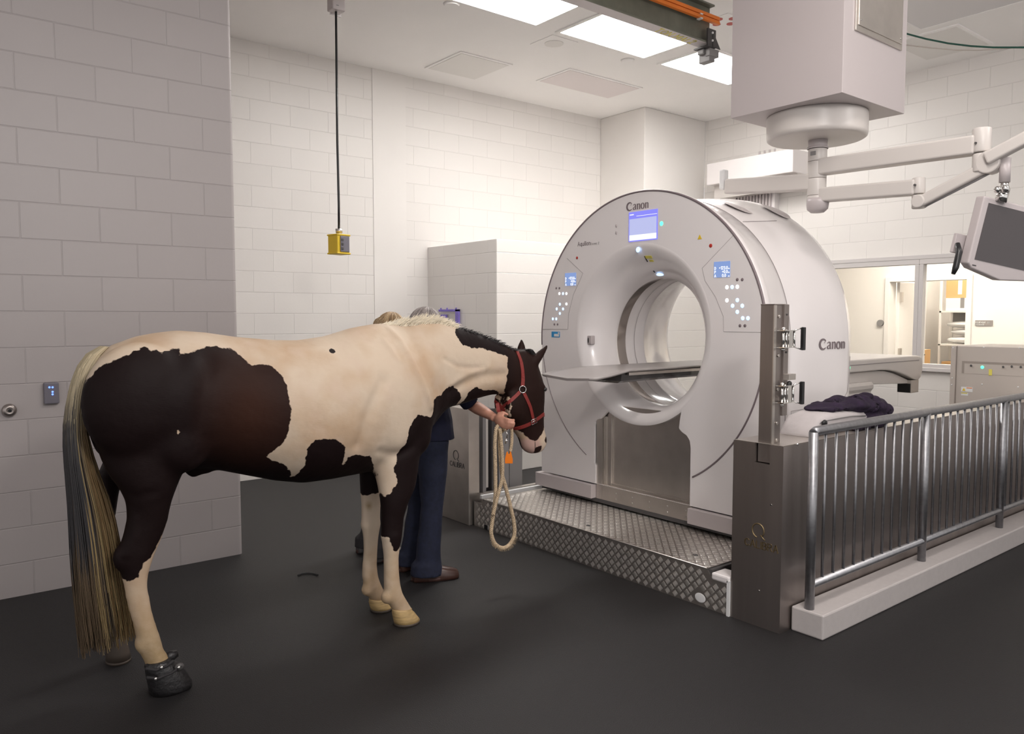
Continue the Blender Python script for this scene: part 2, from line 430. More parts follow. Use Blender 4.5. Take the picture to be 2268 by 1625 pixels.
# shelving
SX = 13.3
t = thing('storage_shelf', 'white storage shelving seen through the doorway', 'shelf', (SX + .2, 5.1, 0))
for y in (4.70, 5.55):
    for x in (SX, SX + .45):
        MB().box(x, x + .03, y, y + .03, 0, 2.4).build('upright', 'paint', t)
for z in (.10, .55, 1.137, 1.67):
    MB().box(SX, SX + .48, 4.70, 5.58, z - .03, z).build('shelf_board', 'paint', t, bevel=.003)
MB().box(SX + .46, SX + .48, 4.73, 5.55, 1.4, 1.64).build('back_panel', 'mid_grey', t); MB().box(SX + .46, SX + .48, 4.73, 5.55, .9, 1.1).build('back_panel', 'mid_grey', t)
def carton(x, y, z, w, d, h, label, m='cardboard', rz=0, name='cardboard_box', cat='box'):
    t = thing(name, label, cat, (x, y, z)); M = Matrix.Translation((x, y, z)) @ Matrix.Rotation(rz, 4, 'Z')
    MB().box(-d / 2, d / 2, -w / 2, w / 2, 0, h, M).build('body', m, t, bevel=.004)
    k = MB(); k.box(-d / 2 - .001, -d / 2, -.03, .03, h * .2, h, M); k.box(-d / 2, d / 2, -.025, .025, h, h + .001, M)
    k.build('tape', 'label_white' if m == 'cardboard' else 'mid_grey', t)
    return t
carton(SX + .24, 5.25, 1.672, .5, .40, .20, 'wide white carton on the upper storage shelf under the tan box', 'label_white', name='white_carton')
carton(SX + .24, 5.30, 1.875, .42, .36, .28, 'large tan cardboard box on top of the white carton')
carton(SX + .1, 4.92, 1.672, .14, .18, .22, 'small tan cardboard box at the right end of the upper shelf')
carton(SX - .0 + .12, 5.14, 1.875 + .28 - .279, .09, .05, .09, 'small white carton in front of the large tan box', 'label_white', name='white_carton') if False else None
for k, (y, z, h2) in enumerate([(5.15, 1.139, .13), (5.10, 1.27, .12), (5.17, 1.39, .12)]):
    b_ = MB(); b_.ellipsoid((SX + .22, y, z + h2 / 2), .2, .38, h2 / 2)
    tag(b_.build('linen_bundle', 'label_white'), ['folded white linen bundle lowest of the stack on the shelf', 'folded white linen bundle in the middle of the shelf stack', 'folded white linen bundle topmost of the shelf stack'][k], 'linen')
carton(SX + .2, 5.2, .552, .66, .35, .30, 'long tan cardboard box on the lowest visible shelf')
carton(13.0, 5.68, 0, .13, .3, 1.05, 'tall narrow tan cardboard box leaning beside the shelf', rz=.1)

# ---------------- ceiling lights of this room ----------------
def light(x0, x1, y0, y1, label, m, grp='ceiling light panels in this room'):
    t = thing('ceiling_light', label, 'light', ((x0 + x1) / 2, (y0 + y1) / 2, H), grp)
    f = MB(); w = .035
    f.box(x0 - w, x1 + w, y0 - w, y0, H - .012, H - .0005); f.box(x0 - w, x1 + w, y1, y1 + w, H - .012, H - .0005)
    f.box(x0 - w, x0, y0, y1, H - .012, H - .0005); f.box(x1, x1 + w, y0, y1, H - .012, H - .0005)
    f.build('frame', 'ceiling', t)
    MB().box(x0, x1, y0, y1, H - .008, H - .0008).build('diffuser', m, t)
light(3.42, 4.59, 4.84, 5.41, 'bright ceiling light panel nearest the black hanging cord', 'lamp')
light(4.88, 6.0, 4.84, 5.41, 'bright ceiling light panel in the middle, above the painted beam', 'lamp')
light(6.29, 7.41, 4.84, 5.43, 'bright ceiling light panel half hidden behind the white ceiling box', 'lamp')
light(6.2, 7.36, 2.3, 3.33, 'unlit pale ceiling panel right of the white ceiling box', 'lamp_off')
light(5.0, 5.9, 2.4, 3.45, 'unlit pale ceiling panel cut by the top edge right of the box', 'lamp_off')
def diff(x0, x1, y0, y1, label, m):
    t = thing('ceiling_vent', label, 'vent', ((x0 + x1) / 2, (y0 + y1) / 2, H), 'square ceiling vents')
    MB().box(x0, x1, y0, y1, H - .010, H - .0005).build('frame', 'ceiling', t)
    MB().box(x0 + .03, x1 - .03, y0 + .03, y1 - .03, H - .014, H - .009).build('face_plate', m, t)
diff(4.47, 5.12, 6.40, 7.06, 'flat square ceiling vent at left above the far wall', 'diffuser')
diff(5.66, 6.78, 6.12, 6.67, 'long pinkish ceiling vent right of the square vent', 'diffuser_b')
diff(7.5, 8.29, 3.07, 3.70, 'flat square ceiling vent near the back wall behind the cable', 'diffuser')
diff(7.35, 8.1, 1.7, 2.35, 'darker ceiling vent at the far right edge', 'diffuser')
for px, py, lab in [(1000, 8, 'small round ceiling sprinkler cover left of the first light'), (1390, 133, 'small round ceiling sprinkler cover below the middle light')]:
    p = at(px, py, 2, H)
    tag(MB().cyl((p.x, p.y, H - .0003), (p.x, p.y, H - .02), .07, .06).build('sprinkler_cover', 'ceiling'), lab, 'sprinkler')
p = at(1227, 95, 2, H)
t = thing('ceiling_speaker', 'faint square ceiling speaker plate between vent and lights', 'speaker', (p.x, p.y, H))
MB().box(p.x - .16, p.x + .16, p.y - .16, p.y + .16, H - .006, H - .0005).build('plate', 'ceiling', t)
MB().cyl((p.x, p.y, H - .005), (p.x, p.y, H - .012), .09, n=24).build('grille', 'diffuser', t)
p = at(1605, 46, 2, H)
t = thing('ceiling_marker', 'white ceiling plate with four red dots beside the beam end', 'marker', (p.x, p.y, H))
MB().box(p.x - .13, p.x + .13, p.y - .13, p.y + .13, H - .006, H - .0005).build('plate', 'ceiling', t)
for a in range(4):
    q = (p.x + .085 * math.cos(a * PI / 2), p.y + .085 * math.sin(a * PI / 2))
    MB().cyl((q[0], q[1], H - .005), (q[0], q[1], H - .009), .035, n=16).build('red_dot', 'red', t)

# ---------------- low curb and railing ----------------
mb = MB(); mb.prism([(3.50, 1.955), (10, 1.955), (10, 2.128), (3.50, 2.128)], 2, 0, .125)
struct(mb.build('trim_5', 'curb', bevel=.008))
RY = 2.05; RZ = 1.013
t = thing('railing', 'galvanised pipe railing along the white curb', 'railing', (3.53, RY, .125))
posts = [3.535, 4.765, 5.945, 7.16, 8.38]
for x in posts:
    MB().cyl((x, RY, .125), (x, RY, RZ), .0235, n=24).build('post', 'galv', t)
mb = MB(); mb.tube([(3.535, RY, RZ - .006), (3.552, RY, RZ + .003), (8.5, RY, RZ + .003)], .0235, 24); mb.build('top_rail', 'galv', t)
MB().cyl((3.535, RY, .245), (8.5, RY, .245), .020, n=24).build('bottom_rail', 'galv', t)
x = 3.647
while x < 8.45:
    if min(abs(x - q) for q in posts) > .04:
        MB().cyl((x, RY, .255), (x, RY, RZ - .01), .0078, n=12).build('baluster', 'galv', t)
    x += .1035

# ---------------- right steel cabinet (door housing) with the latch post ----------------
CX = 3.41; CT = .94
t = thing('steel_cabinet', 'long brushed steel cabinet behind the railing with slotted front', 'cabinet', (3.9, 2.28, 0))
mb = MB()
mb.prism([(CX, 0), (7.05, 0), (7.05, CT), (CX + .085, CT), (CX + .085, .84), (CX, .84)], 1, 2.21, 2.297)
mb.prism([(CX, 0), (7.05, 0), (7.05, CT), (CX, CT)], 1, 2.135, 2.21)
mb.prism([(CX, 0), (7.05, 0), (7.05, CT), (CX, CT)], 1, 2.297, 2.425)
mb.build('body', 'steel', t)
MB().box(CX + .004, 7.045, 2.14, 2.42, CT, CT + .004).build('top_sheet', 'steel_light', t, bevel=.002)
for px, py in [(1784, 968), (1766, 985)]:
    p = at(px, py, 2, CT); 
    MB().cyl((p.x, p.y, CT), (p.x, p.y, CT + .008), .007, n=12).build('screw', 'chrome', t)
# the maker's name, struck out of the steel
write('lettering', 'CALIBRA', (CX, 2.345, .405), (0, -1, 0), (0, 0, 1), .036, .004, 'gold', t, .002, thick=.006)
q = MB(); n = 30
q.tube([(CX - .001, 2.268 + .034 * math.cos(a), .495 + .036 * math.sin(a)) for a in [math.radians(-50 + 300 * i / n - 30) for i in range(n + 1)]], .0035, 6)
q.tube([(CX - .001, 2.255, .475), (CX - .001, 2.228, .452)], .0035, 6)
q.build('emblem', 'gold', t)
for px, py in [(1708, 1118), (1681, 1308)]:
    p = at(px, py, 0, CX); MB().cyl((CX, p.y, p.z), (CX - .003, p.y, p.z), .005, n=10).build('rivet', 'chrome', t)
post = MB()
post.box(3.43, 3.445, 2.216, 2.292, .845, 1.635)             # front plate
post.box(3.445, 3.505, 2.283, 2.292, .86, 1.635)
post.box(3.445, 3.505, 2.216, 2.226, .86, 1.635)
post.box(3.505, 3.545, 2.205, 2.288, 1.08, 1.64)
post.box(3.43, 3.53, 2.214, 2.294, 1.635, 1.642)
po = post.build('post', 'steel', t, bevel=.001)
MB().box(3.425, 3.4465, 2.2115, 2.217, .845, 1.635).build('edge_strip', 'steel_light', po)
for zz in (1.385, 1.58, 1.215, 1.045, .96):
    MB().cyl((3.47, 2.216, zz), (3.47, 2.209, zz), .008, n=12).build('bolt', 'steel_light', po)
for zz in (1.40, 1.50, 1.59):
    MB().cyl((3.525, 2.205, zz), (3.525, 2.201, zz), .005, n=10).build('rivet', 'dark_grey', po)
for zz in (1.468, 1.193):
    l = MB()
    for dz in (-.042, .042):
        l.box(3.448, 3.545, 2.165, 2.210, zz + dz - .002, zz + dz + .002)
    l.cyl((3.463, 2.183, zz - .052), (3.463, 2.183, zz + .052), .0065, n=12)
    l.cyl((3.480, 2.178, zz - .048), (3.480, 2.178, zz + .048), .0055, n=12)
    l.box(3.490, 3.520, 2.168, 2.172, zz - .04, zz + .04)
    l.cyl((3.545, 2.175, zz - .04), (3.545, 2.175, zz + .04), .0065, n=12)
    for s in (-1, 1):
        l.cyl((3.545, 2.172, zz + s * .042), (3.607, 2.165, zz + s * .056), .0035, n=8)
        l.cyl((3.463, 2.183, zz + s * .047), (3.463, 2.183, zz + s * .058), .010, n=6)
    lo = l.build('latch', 'chrome', t)
    plab(MB().box(3.597, 3.617, 2.152, 2.172, zz - .058, zz + .058).build('grip', 'black', lo, bevel=.003), 'black latch grip')
k = MB(); k.box(3.505, 3.565, 2.172, 2.205, 1.262, 1.292); k.build('stop_block', 'steel_light', po, bevel=.001)
k = MB(); k.ellipsoid((3.525, 2.183, 1.243), .016, .012, .014); plab(k.build('knob', 'black', po), 'black round knob')

# ---------------- left steel cabinet, lift posts ----------------
t = thing('steel_cabinet', 'matching steel cabinet at the left end of the tread platform', 'cabinet', (3.6, 4.95, 0))
MB().box(3.375, 3.475, 4.75, 5.15, 0, .885).build('body', 'steel_light', t, bevel=.003)
write('lettering', 'CALIBRA', (3.375, 5.0, .425), (0, -1, 0), (0, 0, 1), .036, .004, 'dark_grey', t, .0015, thick=.006)
q = MB(); q.tube([(3.374, 4.92 + .034 * math.cos(a), .515 + .036 * math.sin(a)) for a in [math.radians(-80 + 300 * i / n) for i in range(n + 1)]], .003, 6)
q.tube([(3.374, 4.905, .49), (3.374, 4.88, .47)], .003, 6)
q.build('emblem', 'dark_grey', t)
t = thing('lift_gear', 'dark metal guide frame with upright rails behind the left cabinet', 'frame', (3.7, 4.85, 0))
MB().box(3.50, 3.53, 4.74, 4.80, .2, .86).build('upright', 'mid_grey', t)
MB().box(3.60, 3.635, 4.76, 4.80, .2, .82).build('upright', 'dark_grey', t)
MB().box(3.70, 3.80, 4.80, 4.86, .2, .84).build('upright', 'mid_grey', t)
MB().box(3.56, 3.58, 4.78, 4.81, .26, .80).build('upright', 'plastic_warm', t)
MB().box(4.02, 4.05, 4.98, 5.03, .15, .68).build('upright', 'dark_grey', t)
MB().box(3.84, 3.97, 4.84, 4.9, .15, .80).build('upright', 'mid_grey', t)
MB().box(3.5, 3.7, 4.84, 5.1, .15, .86).build('back_panel', 'dark_grey', t)
MB().box(3.49, 5.0, 4.76, 5.02, 0, .15).build('base_panel', 'dark_grey', t)
t = thing('floor_rail', 'white and metal floor rail along the left edge of the platform', 'rail', (4.2, 4.68, 0))
MB().box(3.46, 5.0, 4.655, 4.715, .16, .205).build('rail_body', 'steel_light', t, bevel=.002)
MB().box(3.44, 4.9, 4.675, 4.70, .205, .235).build('rail_body', 'label_white', t, bevel=.004)
MB().box(3.46, 5.0, 4.715, 4.75, .15, .24).build('rail_side', 'steel_light', t)

# ---------------- tread plate platform ----------------
t = thing('tread_platform', 'low aluminium tread plate step in front of the scanner', 'platform', (3.7, 3.6, 0))
X0, Y0, Y1, PT = 3.41, 2.545, 4.73, .222
mb = MB()
mb.prism([(Y1, 0), (Y1, .185), (4.63, .185), (4.60, PT), (Y0 + .04, PT), (Y0 + .025, .205), (Y0 + .01, .185), (2.46, .172), (2.447, .155), (2.447, 0)], 0, X0, X0 + .004)
mb.prism([(X0, PT), (4.02, PT), (4.02, PT - .004), (X0, PT - .004)], 1, Y0 + .03, 4.62)
mb.build('sheet', 'tread', t)
MB().box(X0 + .005, 4.02, 2.55, 4.62, 0.0, PT - .005).build('core', 'dark_grey', t)
# raised five-bar pattern
def tread(mb, o, du, dv, nn, U, Vv, skip=None):
    o = Vector(o); du = Vector(du); dv = Vector(dv); nn = Vector(nn)
    s = .0275; i = 0
    nu = int(U / s); nv = int(Vv / s)
    for i in range(nu):
        for j in range(nv):
            if (i + j) % 2: continue
            cu = (i + .5) * s; cv = (j + .5) * s
            if skip and skip(cu, cv): continue
            sg = 1 if i % 2 == 0 else -1
            d = Vector((math.cos(PI / 4 * sg), math.sin(PI / 4 * sg))); e = Vector((-d.y, d.x))
            for k in range(5):
                c = Vector((cu, cv)) + e * ((k - 2) * .0062)
                L = .0135; w = .0021
                P = lambda a, b, h: o + du * (c.x + d.x * a + e.x * b) + dv * (c.y + d.y * a + e.y * b) + nn * h
                mb.add([P(-L, -w, 0), P(L, -w, 0), P(L, w, 0), P(-L, w, 0), P(-L * .85, 0, .0017), P(L * .85, 0, .0017)],
                       [(0, 1, 5, 4), (2, 3, 4, 5), (1, 2, 5), (3, 0, 4)], True)
mb = MB(); tread(mb, (X0 + .015, Y0 + .04, PT), (0, 1, 0), (1, 0, 0), (0, 0, 1), 2.03, .58)
mb.build('tread_pattern', 'tread_bar', t, fix=False)
def sk(u, v):
    y = 2.455 + u
    if v > .150 and y < Y0 + .04: return True
    if v > .17 and y > 4.6: return True
    return (y - 2.622) ** 2 + (v + .01 - .045) ** 2 < .040 ** 2
mb = MB(); tread(mb, (X0, 2.452, .008), (0, 1, 0), (0, 0, 1), (-1, 0, 0), 2.27, .212, sk)
mb.build('tread_pattern', 'tread_bar', t, fix=False)
mb = MB(); mb.tube([(X0 - .0005, Y0 + .035, PT - .001), (X0 - .0005, 4.60, PT - .001)], .004, 8); mb.build('nosing', 'steel_light', t)
p = MB(); p.ellipsoid((X0 - .0005, 2.622, .045), .002, .036, .026); plab(p.build('hole_cover', 'label_white', t), 'pale oval plate')
MB().box(X0 - .003, X0 + .002, 4.56, 4.60, .0, .035).build('notch', 'black', t)
for px, py in [(1303, 1164), (1540, 1229)]:
    p = at(px, py, 2, PT); mb = MB(); mb.ellipsoid((p.x, p.y, PT + .002), .012, .018, .004); mb.build('lifting_eye', 'dark_grey', t)
MB().box(3.40, 3.52, 2.43, 2.545, .17, .21).build('end_bracket', 'plastic', t, bevel=.01)
MB().box(3.40, 3.43, 2.428, 2.445, 0, .19).build('end_strip', 'label_white', t)
# =====================================================================
# SCANNER
# =====================================================================
GX, GY, GZ, GR = 3.965, 3.6, 1.42, 1.0
t = thing('ct_scanner', 'big white ring-shaped CT scanner with glossy round body', 'scanner', (4.45, GY, .25))
def outline(r, zb, n=96):
    """arch seen along x: round above, straight sides below; sampled by angle about the axis"""
    pts = []
    for i in range(n):
        a = 2 * PI * i / n + PI / 2
        c, s_ = math.cos(a), math.sin(a)
        if s_ >= 0: pts.append((GY + r * c, GZ + r * s_))
        else:
            k = 1e9
            if abs(c) > 1e-6: k = r / abs(c)
            k = min(k, (GZ - zb) / abs(s_))
            pts.append((GY + k * c, GZ + k * s_))
    return pts
ZB = .37
rings = []
for X, r in [(GX + .004, .982), (GX + .012, .992), (GX + .03, 1.0), (GX + .07, .992), (GX + .12, .975), (4.25, .962), (4.262, .957), (4.274, .962), (4.45, .985), (4.7, 1.008), (4.84, 1.013), (4.90, 1.0), (4.935, .97)]:
    rings.append([(X, y, z) for y, z in outline(r, ZB)])
mb = MB(); mb.loft(rings, True, False)
# closed back with the round opening
n = 96
bk = [(4.935, y, z) for y, z in outline(.97, ZB)]
ins = [(4.93, GY + .56 * math.cos(2 * PI * i / n + PI / 2), 1.42 + .56 * math.sin(2 * PI * i / n + PI / 2)) for i in range(n)]
mb.loft([bk, ins], True, False)
mb.build('body_shell', 'plastic', t)
# front cover: ring sector with the service cut-out at the bottom
FR = .985; fr = .61; FZ = 1.462
def circ(r, cz, a): return (GY + r * math.cos(a), cz + r * math.sin(a))
aL = -math.acos(.272 / fr); aR = PI + math.acos(.382 / fr)
zL = FZ + fr * math.sin(aL); zR = FZ + fr * math.sin(aR)
sideL = [(3.998, ZB), (3.998, .50), (4.012, .52), (4.012, .79), (4.005, .82), (3.99, .838), (3.95, .848), (3.925, .868), (3.885, zL - .012)]
sideR = [(3.142, ZB), (3.142, .50), (3.142, .52), (3.142, .745), (3.150, .79), (3.175, .82), (3.215, .838), (3.238, .858), (3.232, .91)]
def arch(a):
    c, s_ = math.cos(a), math.sin(a)
    k = .992 if s_ >= 0 else .992 / abs(c)
    return (GY + k * c, GZ + k * s_)
NI = 96; o0 = math.atan2(zL - GZ, .992); inn = []; out_ = []
for y, z in sideL: inn.append((y, z)); out_.append((GY + .992, z))
for i in range(NI + 1):
    f = i / NI; inn.append(circ(fr, FZ, aL + (aR - aL) * f)); out_.append(arch(o0 + (PI - 2 * o0) * f))
for y, z in sideR[::-1]: inn.append((y, z)); out_.append((GY - .992, z))
K = len(inn); vs = [(X, *p) for X in (GX, GX + .02) for pth in (inn, out_) for p in pth]; fs = []
for i in range(K - 1):
    fs += [(i, i + 1, K + i + 1, K + i), (2 * K + i, 3 * K + i, 3 * K + i + 1, 2 * K + i + 1), (i, 2 * K + i, 2 * K + i + 1, i + 1), (K + i, K + i + 1, 3 * K + i + 1, 3 * K + i)]
fs += [(0, K, 3 * K, 2 * K), (K - 1, 3 * K - 1, 4 * K - 1, 2 * K - 1)]
MB().add(vs, fs).build('front_cover', 'plastic', t)
# funnel into the bore
prof = [(fr + .012, GX + .004, FZ), (fr, GX - .0005, FZ), (fr - .022, GX + .004, FZ - .003), (fr - .045, GX + .014, FZ - .007), (fr - .07, GX + .032, FZ - .013), (.515, GX + .058, 1.443), (.492, GX + .09, 1.434), (.472, GX + .125, 1.425), (.455, GX + .165, 1.415), (.444, GX + .20, 1.408), (.438, GX + .235, 1.403), (.438, GX + .25, 1.402), (.442, GX + .262, 1.402), (.452, GX + .268, 1.402)]
def lathe(mb, pr, n=96):
    mb.loft([[(X, GY + r * math.cos(2 * PI * i / n), cz + r * math.sin(2 * PI * i / n)) for i in range(n)] for r, X, cz in pr], True, False)
mb = MB(); lathe(mb, prof)
lathe(mb, [(fr + .012, GX + .004, FZ), (fr + .012, GX + .05, FZ), (.58, GX + .09, 1.43), (.54, GX + .16, 1.42), (.50, GX + .26, 1.405)])
mb.build('bore_funnel', 'plastic', t)
mb = MB(); lathe(mb, [(.452, 4.233, 1.402), (.456, 4.245, 1.402), (.456, 4.33, 1.402)]); plab(mb.build('window_ring', 'ring_dark', t), 'dark see-through ring inside the bore')
mb = MB(); lathe(mb, [(.4555, 4.33, 1.402), (.456, 4.52, 1.405), (.450, 4.526, 1.405), (.458, 4.532, 1.405), (.470, 4.68, 1.41), (.50, 4.80, 1.418), (.53, 4.88, 1.42), (.555, 4.93, 1.42), (.565, 4.934, 1.42)]); mb.build('bore_liner', 'plastic', t)
mb = MB(); lathe(mb, [(.4515, 4.42, 1.402), (.4515, 4.424, 1.402)]); mb.build('bore_seam', 'groove', t)
def sector(mb, r, x0, x1, a0, a1, cz=1.402, n=10):
    rg = [[(x, GY + r * math.cos(a0 + (a1 - a0) * i / n), cz + r * math.sin(a0 + (a1 - a0) * i / n)) for i in range(n + 1)] for x in (x0, x1)]
    mb.loft(rg, False, False)
for a in (1.70, 1.40): 
    m_ = MB(); sector(m_, .4535, 4.26, 4.31, a, a + .13); plab(m_.build('sensor_window', 'black', t), 'small black sensor window')
for a in (4.55,):
    m_ = MB(); sector(m_, .4535, 4.27, 4.32, a, a + .12); plab(m_.build('sensor_window', 'grey_plate', t), 'small grey sensor window')
# steel inner plate in the cut-out
mb = MB(); mb.box(GX + .045, GX + .06, 3.13, 4.02, .25, .95)
mb.box(GX + .012, GX + .045, 3.94, 4.0, .25, .86); mb.box(GX + .012, GX + .045, 3.14, 3.94, .25, .375)
mb.box(GX + .030, GX + .045, 3.87, 3.905, .375, .94)
mb.box(GX + .034, GX + .045, 3.2, 3.87, .375, .39)
ip = mb.build('inner_plate', 'steel_light', t, bevel=.002)
for k in range(5):
    for dz in (0, .04):
        MB().cyl((GX + .012, 3.80 - k * .155, .29 + dz), (GX + .009, 3.80 - k * .155, .29 + dz), .005, n=8).build('rivet', 'chrome', ip)
# base
for y0, y1 in ((4.005, 4.63), (2.58, 3.135)):
    MB().box(GX - .035, 4.9, y0, y1, .262, .362).build('base_skirt', 'plastic_dim', t, bevel=.004)
mb = MB(); mb.box(GX + .01, 4.88, 2.62, 4.6, .235, .262); mb.build('base_plate', 'dark_grey', t)
# dark trim along the front edge and the thin arcs on the face
tr = MB()
tr.tube([(GX + .004, *circ(.994, GZ, a)) for a in [-.06 + (PI + .12) * i / 80 for i in range(81)]], .0085, 8)
tr.build('edge_trim', 'trimline', t)
tr = MB()
tr.tube([(GX - .0005, *circ(.985, GZ, a)) for a in [-.12 - (math.radians(60) - .12) * i / 30 for i in range(31)]], .0028, 6)
tr.tube([(GX - .0005, *circ(.985, GZ, a)) for a in [PI + .10 + (math.radians(61) - .10) * i / 30 for i in range(31)]], .006, 6)
tr.build('edge_trim', 'trimline', t)
g_ = MB()
for pl in ([(2.846, 2.065), (3.074, 1.878), (3.05, 1.80), (2.97, 1.70), (2.91, 1.58), (2.905, 1.487), (2.63, 1.489)], [(4.31, 2.011), (4.14, 1.893), (4.16, 1.86), (4.24, 1.74), (4.29, 1.60), (4.298, 1.484), (4.585, 1.481)]):
    g_.tube([(GX - .0002, y, z) for y, z in pl], .0014, 6)
g_.build('panel_seam', 'groove', t)
# seams on the side
def side(X, z, r=.995):
    return (X, GY - (r if z < GZ else math.sqrt(max(0, r * r - (z - GZ) ** 2))), z)
g_ = MB()
g_.tube([(4.262, GY + .962 * math.cos(a), GZ + .962 * math.sin(a)) for a in [-.9 * 0 + PI * i / 60 for i in range(61)]], .0018, 6)
g_.tube([(4.215, GY - .967, z) for z in (.95, 1.2, 1.42)], .0018, 6)
g_.tube([(4.45, GY - .987, .98), (4.65, GY - 1.004, .99), (4.78, GY - 1.014, 1.02), (4.85, GY - 1.014, 1.09), (4.885, GY - 1.008, 1.2), (4.895, GY - 1.003, 1.32)], .002, 6)
g_.tube([(4.30, GY + .966 * math.cos(math.radians(-90 + a)) * 0 - .6, 0) for a in (0, 1)], .0001, 3) if False else None
pp = [(X, GY + (.965 + (X - 4.28) * .11) * math.cos(math.radians(114)) * -1, GZ + (.965 + (X - 4.28) * .11) * math.sin(math.radians(114))) for X in (4.28, 4.4, 4.55, 4.7, 4.84)]
pp = [(X, 2 * GY - y if y > GY else y, z) for X, y, z in pp]
pp = [(X, GY - (.967 + (X - 4.28) * .11) * math.cos(math.radians(52)), GZ + (.967 + (X - 4.28) * .11) * math.sin(math.radians(52))) for X in (4.28, 4.36, 4.5, 4.62)]
g_.tube(pp, .0018, 6)
g_.build('side_seam', 'groove', t)
# oval grips on top
for xc, ac in ((4.45, 64), (4.78, 60)):
    m_ = MB(); rg = []
    for k in range(2):
        s_ = 1 if k == 0 else .02
        rg.append([(xc + .085 * s_ * math.cos(2 * PI * i / 32), GY - (.994 + (xc - 4.5) * .09) * math.cos(math.radians(ac + 6.5 * s_ * math.sin(2 * PI * i / 32))), GZ + (.994 + (xc - 4.5) * .09) * math.sin(math.radians(ac + 6.5 * s_ * math.sin(2 * PI * i / 32)))) for i in range(32)])
    m_.loft(rg, True, False); plab(m_.build('grip_recess', 'plastic_dim', t), 'grey oval grip recess')
# display
sc = MB(); sc.box(GX - .004, GX + .002, 3.437, 3.690, 2.085, 2.283); so = sc.build('display', 'screen_blue', t, bevel=.0)
m_ = MB(); m_.box(GX - .0055, GX - .004, 3.444, 3.682, 2.128, 2.236); m_.build('display_panel', 'screen_pale', so)
for q4 in ((3.444, 3.682, 2.092, 2.128), (3.645, 3.68, 2.262, 2.268), (3.44, 3.62, 2.251, 2.2535)):
    m_ = MB(); m_.box(GX - .0055, GX - .004, *q4); m_.build('display_bar', 'screen_white', so)
def dot(px, py, r, m, name, lab=None, X=GX, rz=None):
    p = at(px, py, 0, X)
    m_ = MB(); m_.ellipsoid((X, p.y, p.z), .004, r, rz or r, n=16, m=8)
    o = m_.build(name, m, t)
    if lab: plab(o, lab)
dot(1465, 495, .015, 'led_green', 'status_light', 'round green status light')
dot(1413, 553, .018, 'led_blue', 'spot_lamp', 'small bright lamp above the bore', X=GX + .0)
p = at(1460, 611, 0, 4.12); m_ = MB(); m_.ellipsoid((4.13, p.y, p.z + .01), .02, .03, .01); m_.build('spot_lamp', 'led_blue', t)
dot(1574, 544, .0125, 'red', 'warning_dot', 'round red mark'); dot(1278, 571, .0105, 'red', 'warning_dot', 'round red mark')
p = at(1550, 525, 0, GX)
m_ = MB(); m_.prism([(p.y - .016, p.z - .013), (p.y + .016, p.z - .013), (p.y, p.z + .016)], 0, GX - .002, GX); plab(m_.build('warning_sticker', 'yellow', t), 'small yellow triangle sticker')
# controls
def lcd(px0, py0, px1, py1):
    a = at(px0, py0, 0, GX); b = at(px1, py1, 0, GX)
    m_ = MB(); m_.box(GX - .003, GX + .002, b.y, a.y, b.z, a.z); so = m_.build('small_display', 'screen_lcd', t)
    w = a.y - b.y; h = a.z - b.z; tl = h * .16
    for k, (l, r) in enumerate([('D', '+123.0'), ('P', '+0.0'), ('A', '0.0')]):
        zz = a.z - h * (.50 + .24 * k)
        write('digits', l, (GX - .003, a.y - w * .05, zz), (0, -1, 0), (0, 0, 1), tl, .0028, 'screen_white', so)
        ls, tw = stroke_letters(r, tl * 1.15)
        write('digits', r, (GX - .003, b.y + w * .14 + tw - k // 2 * 0 + (w * .1 if k == 2 else 0), zz), (0, -1, 0), (0, 0, 1), tl * 1.15, .0028, 'screen_white', so)
        m2 = MB(); m2.box(GX - .0045, GX - .003, b.y + w * .02, b.y + w * .10, zz, zz + .006); m2.build('digits', 'screen_white', so)
lcd(1582, 580, 1617, 613); lcd(1252, 605, 1276, 632)
for px, py, m in [(1610, 636, 'led_white'), (1621.5, 635.5, 'led_blue'), (1633, 635, 'led_white'), (1610, 665, 'led_white'), (1633, 664.5, 'led_blue'), (1622.5, 677, 'led_blue'), (1644, 677, 'led_blue'), (1633, 690.5, 'led_blue'), (1645, 704.5, 'led_blue'), (1656.5, 704.5, 'led_blue')]:
    dot(px, py, .0125, m, 'button')
for px, py, m in [(1239, 650, 'led_white'), (1247, 650, 'led_blue'), (1254.5, 650, 'led_white'), (1254.5, 673, 'led_white'), (1240, 673.5, 'led_blue'), (1233, 684, 'led_blue'), (1247, 684, 'led_blue'), (1240, 694, 'led_blue'), (1224.5, 706, 'led_blue'), (1232, 706, 'led_blue')]:
    dot(px, py, .0108, m, 'button')
for px, py in [(1633, 619), (1644, 619), (1639, 721), (1650, 721)]: dot(px, py, .010, 'trimline', 'button')
for px, py in [(1232, 638), (1239, 638), (1228, 718), (1235, 718)]: dot(px, py, .009, 'trimline', 'button')
for px, py in [(1365, 500), (1365, 515)]: dot(px, py, .009, 'plastic_dim', 'pictogram', rz=.013)
a = at(1222, 734, 0, GX); b = at(1240, 747, 0, GX)
st = MB(); st.box(GX - .002, GX, b.y, a.y, b.z, a.z); so = plab(st.build('sticker', 'blue_sticker', t), 'blue and white sticker')
m_ = MB(); m_.box(GX - .003, GX - .002, b.y + .008, a.y - .03, b.z + .006, b.z + .026); m_.build('sticker_print', 'label_white', so)
m_ = MB(); m_.box(GX - .003, GX - .002, b.y + .004, b.y + .02, a.z - .02, a.z - .004); m_.build('sticker_print', 'label_white', so)
# intercom in the funnel's left
p = at(1297, 755, 0, 4.0)
m_ = MB(); m_.box(4.000, 4.04, 4.085, 4.128, 1.375, 1.44); m_.build('intercom', 'plastic_dim', t, bevel=.006)
m_ = MB(); m_.ellipsoid((3.9995, 4.116, 1.405), .003, .006, .020); m_.build('intercom_slot', 'black', t)
